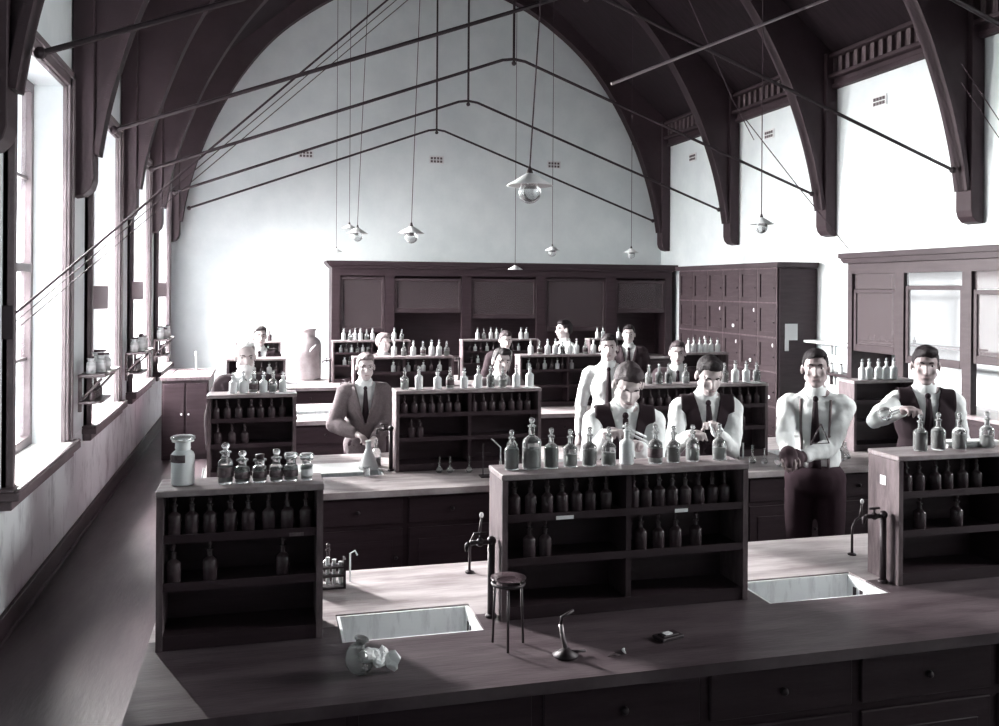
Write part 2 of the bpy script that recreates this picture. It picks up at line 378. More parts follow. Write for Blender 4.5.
# reagent racks
TOPZ = 1.40
UNAME = {'l': 'left-end', 'm': 'left-centre', 'r': 'right-centre', 's': 'right-end'}
def rack(x0, x1, yc, lab, bays, front_open=True):
    w2 = (x1-x0)/2; r = tag(empty('reagent_rack', ((x0+x1)/2, yc+.1, BZ)), lab, 'rack', 'reagent bottle racks on the benches')
    h = TOPZ-BZ
    MB().box(-w2-.003, w2+.003, -.103, .103, h-.022, h).build('top_board', 'racktop', r, bevel=.003)
    for sg in (-1, 1): MB().box(*sorted((sg*w2, sg*(w2-.022))), -.1, .1, 0.001, h-.023).build('side_panel', 'wood_end', r)
    MB().box(-w2+.022, w2-.022, .088, .099, 0.001, h-.023).build('back_panel', 'wood', r)
    MB().box(-w2+.022, w2-.022, -.095, .088, .001, .05).build('plinth', 'wood', r)
    for z in (.22, .385): MB().box(-w2+.023, w2-.023, -.092, .087, z-.016, z).box(-w2+.023, w2-.023, -.098, -.09, z-.016, z+.012).build('shelf_board', 'wood', r)
    if bays == 2: MB().box(-.011, .011, -.09, .087, .05, h-.023).build('divider', 'wood', r)
    return r
for i, yc in enumerate(ROWS):
    for k in 'lmrs':
        if i == 3 and k == 'l': pass
        rack(*UN[k], yc, ('wide' if k in 'mr' else 'narrow')+' dark wooden reagent rack, '+UNAME[k]+' one on the '+RNAME[i]+' bench', 2 if k in 'mr' else 1)

# ------------------------------------------------------------------ bottles
def prof_bottle(r, hb, rn, hn, wide=False):
    p = [(0, 0), (r*.9, 0), (r, .004), (r, hb*.92), (r*.92, hb*1.0), (r*.62, hb*1.09), (rn*1.05, hb*1.16), (rn, hb*1.2), (rn, hb*1.16+hn), (rn*1.45, hb*1.16+hn+.002), (rn*1.45, hb*1.16+hn+.007), (rn*.8, hb*1.16+hn+.008), (0, hb*1.16+hn+.008)]
    return p, hb*1.16+hn+.008
def make_bottle(kind, r, hb, rn, hn, liquid=None, lh=.6, band=None, stop='lolly', glass='glass'):
    p, ht = prof_bottle(r, hb, rn, hn)
    me = MB().lathe(p, 20).mesh('bottle'); me.materials.append(M[glass]); smooth_angle(me, 35)
    o = link(kind, me)
    if liquid:
        lr = r*.93
        MB().lathe([(0, .005), (lr*.95, .005), (lr, .008), (lr, hb*lh), (0, hb*lh)], 18).build('liquid', liquid, o, True)
    if band:
        MB().lathe([(r+.0008, hb*.30), (r+.0012, hb*.305), (r+.0012, hb*.74), (r+.0008, hb*.745)], 20).build('label_band', band, o, True)
    if stop == 'lolly':
        MB().lathe([(0, ht-.002), (rn*.75, ht-.002), (rn*.8, ht+.003), (rn*.45, ht+.006), (rn*.9, ht+.012), (rn*1.05, ht+.019), (rn*.75, ht+.026), (0, ht+.028)], 12).build('stopper', 'glass' if glass != 'dimglass' else 'dimglass', o, True)
    elif stop == 'flat':
        MB().lathe([(0, ht-.002), (rn*1.0, ht-.002), (rn*1.0, ht+.001), (rn*1.6, ht+.003), (rn*1.65, ht+.010), (rn*1.3, ht+.014), (0, ht+.015)], 16).build('stopper', 'glass', o, True)
    elif stop == 'cork':
        MB().lathe([(0, ht-.002), (rn*.85, ht-.002), (rn*1.0, ht+.015), (0, ht+.015)], 12).build('stopper', 'wood_mid', o, True)
    return o
PROTO = {}
def place(kind, loc, label, cat='bottle', group=None, sc=1, rz=0, **kw):
    key = (kind, tuple(sorted(kw.items())))
    if key not in PROTO:
        PROTO[key] = make_bottle(kind, **kw); o = PROTO[key]
    else: o = copy_tree(PROTO[key])
    o.location = loc; o.scale = (sc, sc, sc); o.rotation_euler = (0, 0, rz)
    tag(o, label, cat, group); return o
BK = dict(
    clear=dict(r=.028, hb=.078, rn=.0095, hn=.022, liquid='liquid_clear', lh=.62),
    pale=dict(r=.028, hb=.078, rn=.0095, hn=.022, liquid='liquid_mid', lh=.75),
    dark=dict(r=.028, hb=.082, rn=.0095, hn=.022, liquid='liquid_dark', lh=.93, glass='glass'),
    band=dict(r=.028, hb=.080, rn=.0095, hn=.022, liquid='liquid_clear', lh=.7, band='labelpaper'),
    milk=dict(r=.029, hb=.088, rn=.010, hn=.026, glass='milk'),
    tall=dict(r=.036, hb=.110, rn=.011, hn=.030, liquid='liquid_dark', lh=.70),
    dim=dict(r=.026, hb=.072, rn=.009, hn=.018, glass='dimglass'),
    white=dict(r=.027, hb=.074, rn=.010, hn=.02, glass='milk', liquid=None),
)
# far bottles: body + stopper, pale glass
def bottles(kinds, xs, y, z, place_txt, group, kind_name='reagent_bottle', looks=None, sc=1.0, jitter=.006):
    n = len(xs)
    for i, x in enumerate(xs):
        k = kinds[i % len(kinds)]
        look = {'clear': 'clear glass reagent bottle', 'pale': 'half-filled glass reagent bottle', 'dark': 'glass reagent bottle of dark liquid', 'band': 'glass reagent bottle with dark label', 'milk': 'frosted white reagent bottle', 'tall': 'tall round-shouldered reagent bottle', 'dim': 'dim glass bottle', 'white': 'pale stoppered bottle'}[k]
        place(kind_name, (x, y+random.uniform(-jitter, jitter), z), '%s, %s from left %s' % (look, ORD[i] if i < len(ORD) else 'last', place_txt), 'bottle', group, sc=sc*random.uniform(.97, 1.03), rz=random.uniform(0, 6), **BK[k])
TZ = TOPZ+.0005
# front row, top of left-centre rack
bottles(['dark', 'tall', 'dark', 'clear', 'pale', 'clear', 'milk', 'band', 'pale', 'clear', 'clear'], [.93, 1.01, 1.09, 1.17, 1.25, 1.33, 1.41, 1.53, 1.61, 1.70, 1.82], 3.36, TZ, 'on top of front-row left-centre rack', 'bottles on top of the front left-centre rack', sc=1.02)
bottles(['dark', 'dark', 'pale', 'clear'], [2.79, 2.89, 3.0, 3.15], 3.36, TZ, 'on top of front-row right-centre rack', 'bottles on top of the front right-centre rack', sc=1.08)
# jars on left-end rack
place('powder_jar', (-.275, 3.36, TZ), 'large wide-mouthed white powder jar with a small dark label, left end of front-row left rack', 'jar', 'jars on the front left rack', r=.040, hb=.112, rn=.026, hn=.020, liquid='powder', lh=.97, stop='flat', glass='milk')
MBj = MB().lathe([(.0412, .082), (.0416, .083), (.0416, .108), (.0412, .109)], 24)
for f_ in [f for f in MBj.b.faces if f.calc_center_median().y > .002 or f.calc_center_median().x > .012]: MBj.b.faces.remove(f_)
MBj.build('label', 'labelpaper', PROTO[[k for k in PROTO if k[0] == 'powder_jar'][0]], True)
JL = [(-.13, 'slim jar with glass stopper and dark band', dict(r=.024, hb=.074, rn=.013, hn=.012, liquid='powder', lh=.5, band='labelpaper', stop='lolly')),
      (-.072, 'short jar with glass knob stopper and dark band', dict(r=.024, hb=.050, rn=.013, hn=.012, liquid='powder', lh=.5, band='labelpaper', stop='lolly')),
      (-.012, 'short jar with flat dark stopper', dict(r=.023, hb=.050, rn=.015, hn=.010, liquid='powder', lh=.5, band='labelpaper', stop='cork')),
      (.046, 'short jar with tapered glass stopper', dict(r=.0215, hb=.052, rn=.012, hn=.012, liquid='powder', lh=.5, band='labelpaper', stop='lolly')),
      (.097, 'dark-necked jar with broad dark band', dict(r=.0225, hb=.050, rn=.014, hn=.012, liquid='powder', lh=.4, band='labelpaper', stop='flat')),
      (.153, 'pale capped jar at right end', dict(r=.020, hb=.050, rn=.015, hn=.008, liquid='powder', lh=.8, band='labelwhite', stop='flat'))]
for i, (x, lk, kw) in enumerate(JL):
    place('specimen_jar', (x, 3.345, TZ), lk+', on top of front-row left-end rack', 'jar', 'jars on the front left rack', sc=1.08, **kw)
# inside the front row racks
SZ1, SZ2 = BZ+.386, BZ+.221
def in_rack(k, i, xs1, xs2):
    yc = ROWS[i]+.1
    nm = RNAME[i]+' '+UNAME[k]+' rack'
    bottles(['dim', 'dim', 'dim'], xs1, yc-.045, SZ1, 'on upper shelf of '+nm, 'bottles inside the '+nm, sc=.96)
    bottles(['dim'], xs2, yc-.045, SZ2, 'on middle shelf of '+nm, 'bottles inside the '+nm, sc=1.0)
in_rack('m', 0, [.93, .995, 1.06, 1.12, 1.18, 1.24, 1.305, 1.42, 1.475, 1.53, 1.585, 1.64, 1.70, 1.76, 1.82], [.99, 1.055, 1.45, 1.525, 1.60, 1.69])
in_rack('l', 0, [-.298, -.24, -.18, -.11, -.05, .02, .085, .15], [-.30, -.18, .07])
in_rack('r', 0, [2.68, 2.75, 2.83, 2.90, 2.98, 3.05, 3.22, 3.29, 3.37, 3.45], [2.76, 2.95])
in_rack('l', 1, [-.30, -.23, -.16, -.08, -.02, .05, .12], [-.29, -.20, -.12])
in_rack('m', 1, [.93, 1.0, 1.06, 1.12, 1.18, 1.24, 1.305, 1.42, 1.49, 1.55, 1.62, 1.69, 1.75, 1.81], [.98, 1.04])
in_rack('r', 1, [2.68, 2.75, 2.82, 2.89, 2.96, 3.03, 3.09, 3.20, 3.27, 3.34, 3.41, 3.48, 3.55, 3.62], [2.74, 2.82, 3.5])
def rowb(k, i, xs1, xs2, kinds=('white', 'dim')):
    yc = ROWS[i]+.1; nm = RNAME[i]+' '+UNAME[k]+' rack'
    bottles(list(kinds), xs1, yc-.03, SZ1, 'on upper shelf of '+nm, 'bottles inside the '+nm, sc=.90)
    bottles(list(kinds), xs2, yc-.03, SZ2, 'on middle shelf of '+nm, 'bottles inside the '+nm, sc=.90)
rowb('m', 2, [1.28, 1.34, 1.43, 1.51, 1.59, 1.67, 1.76], [])
rowb('r', 2, [2.72, 2.82, 2.9, 2.98, 3.04, 3.10, 3.2], [])
rowb('l', 2, [-.1, -.02, .05, .12], [])
rowb('l', 3, [-.1, -.02, .05, .12], [])
rowb('m', 3, [.98, 1.05, 1.12, 1.20, 1.27, 1.34], [1.03, 1.10], ('white', 'pale'))
rowb('r', 3, [2.72, 2.80, 2.88, 2.97, 3.06, 3.24, 3.33, 3.42], [2.75, 2.84, 2.93, 3.02], ('dim', 'white'))
# tops of the rows behind
def top(k, i, xs, kinds):
    nm = RNAME[i]+' '+UNAME[k]+' rack'
    bottles(kinds, xs, ROWS[i]+.1, TZ, 'on top of '+nm, 'bottles on top of the '+nm, sc=1.0 if i < 2 else 1.0)
top('l', 1, [-.195, -.13, -.066, -.002, .06, .124], ['white', 'white', 'band', 'white', 'clear', 'white'])
top('m', 1, [.94, 1.04, 1.17, 1.26, 1.36, 1.46, 1.55, 1.64, 1.74, 1.84], ['clear', 'milk', 'white', 'band', 'white', 'milk', 'dark', 'clear', 'milk', 'milk'])
top('r', 1, [2.76, 2.84, 2.92, 3.06, 3.38, 3.47, 3.56, 3.65], ['clear', 'dark', 'dark', 'clear', 'pale', 'milk', 'milk', 'dark'])
top('s', 1, [4.58, 4.65, 4.735, 4.805, 4.88], ['milk'])
top('m', 2, [1.29, 1.39, 1.49, 1.59, 1.68, 1.76, 1.84], ['milk', 'clear', 'milk', 'band', 'milk'])
top('r', 2, [2.75, 2.85, 2.94, 3.03, 3.11, 3.19, 3.27, 3.37, 3.46, 3.60], ['milk', 'band', 'milk', 'milk', 'dark', 'milk'])
top('s', 2, [4.59, 4.66, 4.73, 4.80, 4.87, 4.95], ['milk'])
top('m', 3, [1.02, 1.10, 1.17, 1.24, 1.32, 1.40, 1.69, 1.79], ['milk', 'clear', 'milk'])
top('r', 3, [2.84, 2.93, 3.03, 3.11, 3.18, 3.46, 3.54], ['milk', 'clear', 'milk'])
top('s', 3, [4.59, 4.68, 4.91], ['milk'])
top('l', 3, [-.12, -.03, .07], ['dim'])

# small paper labels on racks
def card(name, x, y, z, w, h, lab, nrm='-y', mt='paper'):
    t = .002
    m = MB().box(-w/2, w/2, -t, 0, -h/2, h/2) if nrm == '-y' else (MB().box(-t, 0, -w/2, w/2, -h/2, h/2) if nrm == '-x' else MB().box(-w/2, w/2, -h/2, h/2, 0, t))
    o = m.build(name, mt); o.location = (x, y, z); return tag(o, lab, 'label' if name == 'paper_label' else 'paper')
fy = ROWS[0]-.0005
card('paper_label', 1.115, fy, BZ+.378, .07, .014, 'narrow white card on the left bay shelf edge of the front-row left-centre rack')
card('paper_label', 1.60, fy, BZ+.378, .055, .014, 'narrow white card on the right bay shelf edge of the front-row left-centre rack')
card('paper_label', .115, fy, BZ+.376, .05, .012, 'narrow worn card on the shelf edge of the front-row left-end rack', mt='wood_end')
card('paper_label', 2.6055, ROWS[0]+.10, 1.28, .035, .04, 'small square white label on the side of the front-row right-centre rack', '-x')
card('paper_slip', 3.60, ROWS[1]+.03, TZ, .12, .1, 'white paper slip lying on right end of the second-row right-centre rack', 'z')
card('paper_slip', 1.83, ROWS[1]+.03, TZ, .12, .08, 'white paper slip lying on right end of the second-row left-centre rack', 'z')
card('paper_slip', .14, ROWS[1]+.03, TZ, .14, .08, 'white paper slip lying on the second-row left-end rack', 'z')

# ------------------------------------------------------------------ taps
def tap(x, y, lab, side=-1):
    r = tag(empty('water_tap', (x, y, BZ)), lab, 'tap', 'bench water taps')
    MB().tube([(0, 0, 0.0005), (0, 0, .29)], .014, 10).lathe([(0, .0005), (.022, .0005), (.022, .008), (.016, .014), (0, .014)], 14).ball((0, 0, .29), .019, n=10).build('standpipe', 'iron', r, True)
    MB().tube([(0, 0, .285), (side*.04, 0, .287), (side*.085, 0, .287)], .010, 8).ball((side*.045, 0, .287), .017, n=8).build('spout_arm', 'iron', r, True)
    MB().tube([(side*.045, 0, .295), (side*.045, 0, .318)], .005, 6).tube([(side*.045-.025, 0, .32), (side*.045+.025, 0, .32)], .0055, 6).build('tap_handle', 'iron', r, True)
    MB().tube([(side*.085, 0, .287), (side*.095, 0, .28), (side*.097, 0, .255)], [.010, .010, .006], 8).build('nozzle', 'iron', r, True)
    return r
def gas_cock(x, y, lab):
    r = tag(empty('gas_cock', (x, y, BZ)), lab, 'gas cock', 'swan-neck gas cocks')
    pts = [(0, 0, .0005), (0, 0, .10), (.004, 0, .135), (.02, 0, .165), (.045, 0, .175)]
    MB().tube(pts, .006, 8).lathe([(0, .0005), (.02, .0005), (.02, .006), (.008, .01), (0, .01)], 12).build('neck', 'iron', r, True)
    MB().tube([(.045, 0, .175), (.048, 0, .20), (.052, 0, .24)], [.008, .006, .005], 8).build('cock', 'iron', r, True)
    MB().ball((.053, 0, .25), (.010, .006, .013), n=10).build('lever', 'labelwhite', r, True)
for i, yc in enumerate(ROWS):
    tap(.842, yc+.06, 'black standpipe tap, beside the left-centre rack of the '+RNAME[i]+' bench')
    tap(2.576, yc+.06, 'black standpipe tap, beside the right-centre rack of the '+RNAME[i]+' bench')
gas_cock(.88, 3.86, 'slender swan-neck gas cock behind the front-row left-centre rack')
gas_cock(2.70, 3.70, 'slender swan-neck gas cock behind the front-row right-centre rack')

# ------------------------------------------------------------------ front bench apparatus
def tripod(x, y):
    r = tag(empty('iron_tripod', (x, y, BZ)), 'black iron tripod standing on the front bench before the left-centre rack', 'tripod')
    m = MB()
    m.tube([(.055*cos(a*pi/12), .055*sin(a*pi/12), .222) for a in range(25)], .006, 8); m.build('ring', 'iron', r, True)
    for k in range(3):
        a = R(255+120*k); MB().tube([(.053*cos(a), .053*sin(a), .218), (.062*cos(a), .062*sin(a), .003)], .0045, 8).build('leg', 'iron', r, True)
    return r
tripod(.83, 3.03)
g = MB().lathe([(0, 0), (.04, .001), (.062, .012), (.063, .0135), (.04, .003), (0, .002)], 24).build('watch_glass', 'dimglass', None, True)
g.location = (.83, 3.03, BZ+.2285); tag(g, 'shallow glass dish lying on the iron tripod ring', 'dish')
b = tag(empty('bunsen_burner', (1.0, 2.905, BZ)), 'small black gas burner lying open on the front bench right of the tripod', 'burner')
b['label'] = 'small black gas burner standing on the front bench right of the tripod'
MB().lathe([(0, .0005), (.042, .0005), (.045, .008), (.02, .02), (.012, .03), (0, .03)], 20).build('base', 'iron', b, True)
MB().tube([(0, 0, .028), (-.012, 0, .07), (-.018, 0, .11)], .008, 10).build('barrel', 'canmetal', b, True)
MB().tube([(0, 0, .018), (.04, -.005, .015), (.07, .0, .012)], .005, 8).build('gas_inlet', 'iron', b, True)
MB().tube([(-.018, 0, .11), (-.014, 0, .135), (.03, .01, .15)], .006, 8).build('spout', 'iron', b, True)
t = MB().box(-.05, .05, -.03, .03, 0, .012).box(-.035, .035, -.018, .018, .012, .016).build('clay_tile', 'iron', None, bevel=.002); t.location = (1.41, 2.97, BZ+.0005); t.rotation_euler = (0, 0, .3)
tag(t, 'small dark slab with a pale chip, lying on the front bench', 'tile')
MB().box(-.02, .012, -.012, .012, .016, .019).build('pale_chip', 'labelwhite', t)
for k, (x, y) in enumerate(((1.16, 2.86), (1.21, 2.89))):
    s_ = MB(); s_.tube([(-.025, 0, .002), (0, .006, .004), (.02, 0, .002)], [.002, .006, .002], 6); o = s_.build('bench_scrap', 'labelwhite' if k else 'wood_end'); o.location = (x, y, BZ+.003); o.rotation_euler = (0, 0, k*1.3)
    tag(o, ('pale' if k else 'brown')+' scrap lying on the front bench below the left-centre rack', 'scrap')
# broken flask
b = tag(empty('broken_flask', (.305, 2.93, BZ)), 'broken glass flask with jagged pieces, lying near the edge of the front bench', 'flask')
m = MB(); m.ball((0, 0, .052), (.045, .045, .0485), n=22)
for f_ in [f for f in m.b.faces if f.calc_center_median().x > .012 and f.calc_center_median().z > .03]: m.b.faces.remove(f_)
for v in m.b.verts:
    if v.co.x > -.01: v.co += Vector((random.uniform(-.004, .008), random.uniform(-.004, .004), random.uniform(-.006, .006)))
o = m.build('bowl', 'glass', b, True); md = o.modifiers.new('s', 'SOLIDIFY'); md.thickness = .003
o = MB().lathe([(.016, 0), (.016, .03), (.024, .036), (.024, .041), (.012, .041), (.012, 0)], 16).build('neck', 'glass', b, True); o.location = (.0, 0, .088); o.rotation_euler = (.1, .25, 0); o.scale = (1, 1, .7)
for k in range(5):
    m = MB(); m.ball((0, 0, 0), (.034, .03, .024), n=10)
    for v in m.b.verts: v.co += noise.noise_vector(v.co*45+Vector((k*5, 0, 0)))*.014
    o = m.build('glass_shard', 'powder', b, False); o.location = (.028+.020*k, -.01+.012*(k % 2), .062-.006*k)
    o.rotation_euler = (k, .4*k, k*2); o.scale = (1, .8, 1-.12*k)

# test tube rack on the front bench
b = tag(empty('test_tube_rack', (.25, 3.80, BZ)), 'small dark rack holding pale test tubes on the front bench by the left rack', 'rack')
m = MB()
for z in (.0005, .05, .085): m.box(-.085, .085, -.028, .028, z, z+.008)
m.build('frame', 'iron', b)
for sx in (-.08, .08): MB().box(sx-.005, sx+.005, -.028, .028, .008, .12).build('end_post', 'iron', b)
for k in range(6):
    x = -.066+k*.026
    o = MB().lathe([(0, .012), (.006, .014), (.008, .02), (.008, .125-.01*(k % 3)), (.0095, .127-.01*(k % 3)), (0, .127-.01*(k % 3))], 10).build('test_tube', 'milk'); o.location = (.25+x, 3.80, BZ)
    tag(o, 'pale test tube, %s from left in the front bench rack' % ORD[k], 'test tube', 'test tubes in the front rack')
o = make_bottle('dropping_bottle', r=.025, hb=.08, rn=.008, hn=.03, glass='dimglass', liquid=None); o.location = (.27, 3.90, BZ+.0005); tag(o, 'dark slender dropping bottle behind the front bench test tube rack', 'bottle')
o = MB().tube([(0, 0, .0005), (0, 0, .12), (.02, 0, .13), (.03, 0, .11)], .004, 8).build('glass_tube', 'milk'); o.location = (.36, 3.86, BZ); tag(o, 'bent glass tube standing beside the front bench test tube rack', 'tube')

# ------------------------------------------------------------------ second bench apparatus
def flask(x, y, kind, lab, sc=1, z=BZ, glass='glass', liq=None):
    if kind == 'conical_flask': p = [(0, 0), (.05, 0), (.056, .006), (.052, .02), (.018, .105), (.015, .115), (.015, .15), (.019, .153), (.013, .155), (0, .155)]
    elif kind == 'volumetric_flask': p = [(0, 0), (.016, 0), (.023, .008), (.024, .018), (.016, .032), (.006, .043), (.005, .10), (.008, .102), (.008, .107), (0, .108)]
    elif kind == 'round_flask': p = [(0, .002), (.02, .004), (.045, .025), (.052, .05), (.045, .075), (.02, .095), (.012, .105), (.012, .15), (.016, .152), (0, .153)]
    else: p = [(0, 0), (.035, 0), (.038, .004), (.038, .09), (.042, .096), (.034, .096), (.034, .085), (0, .084)]
    o = MB().lathe(p, 20).build(kind, glass, None, True); o.location = (x, y, z+.0005); o.scale = (sc,)*3
    if liq: MB().lathe([(0, .003), (p[2][0]*.9, .004), (p[2][0]*.85, .02), (p[2][0]*.7, .035), (0, .035)], 16).build('liquid', liq, o, True)
    tag(o, lab, 'beaker' if kind == 'beaker' else 'flask'); return o
card('paper_sheet', .44, 6.30, BZ+.0006, .46, .34, 'large pale sheet on the second-row bench before the man in a tweed jacket', 'z')
flask(.70, 6.22, 'conical_flask', 'large frosted white conical flask on the second-row bench below the tweed jacket', 1.25, BZ+.003, 'milk')
flask(.665, 6.0, 'beaker', 'small clear beaker beside the white conical flask on the second-row bench', .6)
flask(1.154, 6.0, 'volumetric_flask', 'small long-necked flask, left of three before the second-row left-centre rack')
flask(1.225, 5.99, 'volumetric_flask', 'small long-necked flask, middle of three before the second-row left-centre rack')
flask(1.355, 5.97, 'volumetric_flask', 'small long-necked flask, right of three before the second-row left-centre rack')
def stand(x, y, lab):
    r = tag(empty('retort_stand', (x, y, BZ)), lab, 'stand')
    MB().box(-.05, .05, -.04, .04, .0005, .01).build('base', 'iron', r)
    MB().tube([(-.03, 0, .01), (-.03, 0, .22)], .004, 8).build('rod', 'iron', r)
    MB().tube([(-.08, 0, .16), (.02, 0, .16)], .003, 6).build('clamp_arm', 'iron', r)
    return r
stand(1.44, 5.80, 'thin iron stand before the second-row rack, left of the front bottles')
for k, (pts, lab) in enumerate(([[(0, 0, .1), (0, 0, .19), (-.05, 0, .24), (-.065, 0, .25)], 'left bent white glass tube rising behind the front rack bottles'], [[(0, 0, .1), (0, 0, .21), (.02, 0, .24), (.05, 0, .23), (.07, 0, .20)], 'right bent white glass tube rising behind the front rack bottles'])):
    o = MB().tube(pts, .005, 8).tube([(0, 0, .0005), (0, 0, .1)], .010, 8).build('glass_tube', 'milk'); o.location = (1.53+k*.045, 5.80, BZ); tag(o, lab, 'tube')
o = make_bottle('wash_bottle', r=.035, hb=.11, rn=.012, hn=.03, glass='glass', liquid='liquid_mid', lh=.5); o.location = (.765, 6.32, BZ+.0005); tag(o, 'clear wash bottle against the left side of the second-row left-centre rack', 'bottle')
# objects seen between the front racks on the right
flask(3.42, 5.83, 'volumetric_flask', 'slender long-necked flask at left of the glassware before the second-row right-centre rack', 1.2)
flask(3.50, 5.80, 'volumetric_flask', 'smaller long-necked flask in the middle of the glassware on the second-row bench', 1.0)
flask(3.54, 5.66, 'round_flask', 'round clear flask at front edge of the second-row bench beside the young man', .8)
flask(3.62, 5.74, 'beaker', 'clear beaker beside the round flask on the second-row bench', .8)
flask(4.10, 5.75, 'round_flask', 'clear round flask on second-row bench left of the front-row right-centre rack', .8)
flask(4.20, 5.85, 'conical_flask', 'clear conical flask on second-row bench left of the front-row right-centre rack', .8)
for k in range(3):
    o = MB().lathe([(0, 0), (.006, .002), (.007, .01), (.007, .12), (0, .12)], 10).build('test_tube', 'milk'); o.location = (3.36+.035*k, 5.98, BZ+.001); tag(o, 'pale upright test tube, %s of three beside the long-necked flasks' % ('left', 'middle', 'right')[k], 'test tube', 'test tubes on the second bench')
o = MB().tube([(0, 0, .0005), (.03, 0, .09)], .006, 8).build('glass_rod', 'milk'); o.location = (-.362, 6.02, BZ); o.location.x = -.38; o.rotation_euler = (0, -.18, 0)
tag(o, 'short white rod leaning at the left end of the second-row left-end rack', 'rod')
# papers on front-right rack
for k in range(2):
    o = MB().box(-.14, .14, -.035, .035, 0, .012).build('notebook', 'paper', None, bevel=.002); o.location = (3.10, 3.42, TZ+.0005+.0125*k); o.rotation_euler = (0, 0, -.12*k)
    tag(o, ('upper' if k else 'lower')+' pale notebook lying behind the bottles on the front-row right-centre rack', 'notebook')
# third bench odds: trays, white basins between the left racks
for k, (u, v, Y) in enumerate(((303, 403, 8.75), (335, 403, 8.75))):
    p = at(u, v, Y)
card('paper_sheet', .40, 8.80, BZ+.0006, .5, .30, 'white sheet spread on the third-row bench behind the tweed jacket man', 'z')
card('paper_sheet', .50, 9.6, BZ+.0006, .52, .22, 'white sheet on back edge of the third-row bench near the left-end rack', 'z')
card('paper_sheet', .55, 11.55, BZ+.0006, .58, .22, 'white sheet on the front edge of the rear-row bench', 'z')
flask(.27, 8.70, 'conical_flask', 'small dark conical flask on the third-row bench beside the left-end rack', .75, BZ+.003, 'dimglass')
# big metal can on the rear bench
b = tag(empty('metal_can', (.57, 12.45, BZ)), 'large round-shouldered metal can standing on the rear-row bench', 'can')
MB().lathe([(0, .0005), (.175, .0005), (.18, .01), (.18, .47), (.17, .52), (.13, .565), (.10, .58), (.10, .66), (.115, .665), (.115, .69), (0, .69)], 28).build('body', 'canmetal', b, True)
MB().tube([(.03, -.18, .40), (.045, -.215, .43), (.08, -.205, .46), (.10, -.16, .48)], .009, 8).build('handle', 'labelwhite', b, True)

# small sink cupboard against the left wall
b = tag(empty('sink_cupboard', (-.92, 12.1, 0)), 'dark sink cupboard with a white basin by the left wall', 'cupboard')
MB().box(-.27, .27, -.58, .6, 0, .96).build('body', 'wood', b)
MB().box(-.29, -.2, -.6, .62, .961, 1.0).box(.2, .29, -.6, .62, .961, 1.0).box(-.2, .2, -.6, -.5, .961, 1.0).box(-.2, .2, .5, .62, .961, 1.0).build('top', 'wood_end', b)
MB().box(-.2, .2, -.5, .5, .962, .985).build('basin', 'sillpaint', b, bevel=.004)
for sx in (-1, 1): 
    d = MB().box(*sorted((sx*.01, sx*.25)), -.595, -.581, .06, .92).build('door', 'wood', b, bevel=.003); MB().ball((sx*.04, -.605, .55), .013, n=8).build('knob', 'labelwhite', d, True)
MB().tube([(.05, .45, .985), (.05, .45, 1.2), (.05, .4, 1.23), (.05, .33, 1.2)], .012, 8).build('faucet', 'labelwhite', b, True)

# wall shelves between the left windows
def wall_shelf(y0, num, nm):
    r = tag(empty('wall_shelf', (XL, y0, 1.39)), 'narrow bracketed wall shelf of jars '+nm, 'shelf', 'wall shelves between the left windows')
    MB().box(.07, .27, 0, .78, -.025, 0).build('board', 'casing', r, bevel=.003)
    MB().box(.07, .24, 0, .5, -.235, -.215).build('lower_board', 'casing', r, bevel=.003)
    for y in (.05, .72): MB().tube([(.075, y, -.22), (.24, y, -.035)], .012, 6).box(.066, .09, y-.02, y+.02, -.3, -.026).build('bracket', 'casing', r)
    for k in range(5):
        x = XL+.15+.05*(k % 2); y = y0+.1+k*.14
        place('specimen_jar', (x, y, 1.3905), 'white-labelled jar, %s on the wall shelf %s' % (['nearest', 'second nearest', 'third nearest', 'fourth nearest', 'farthest'][k], nm), 'jar', 'jars on the left wall shelves', sc=1.0+.25*((k*7+num) % 3)/2, r=.035, hb=.09, rn=.024, hn=.012, liquid='powder', lh=.8, band='labelwhite', stop='cork', glass='milk')
    for k in range(4):
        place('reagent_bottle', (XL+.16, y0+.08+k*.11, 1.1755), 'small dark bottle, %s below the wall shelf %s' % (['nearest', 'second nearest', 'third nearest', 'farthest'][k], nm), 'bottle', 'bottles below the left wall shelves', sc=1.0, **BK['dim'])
wall_shelf(7.76, 0, 'between the first and second windows')
wall_shelf(10.26, 1, 'between the second and third windows')
wall_shelf(12.76, 2, 'between the third and fourth windows')
for k, (y, z) in enumerate(((8.05+.55, 1.95), (10.95, 2.0), (13.45, 2.0))):
    o = MB().box(0, .12, 0, .004, 0, .2).build('hanging_card', 'pipe'); o.location = (XL+.07, y-.2, z-.05); tag(o, 'grey card hanging at the near edge of the %s window' % ['second', 'third', 'fourth'][k], 'card')
    if k: o.location.y += .0
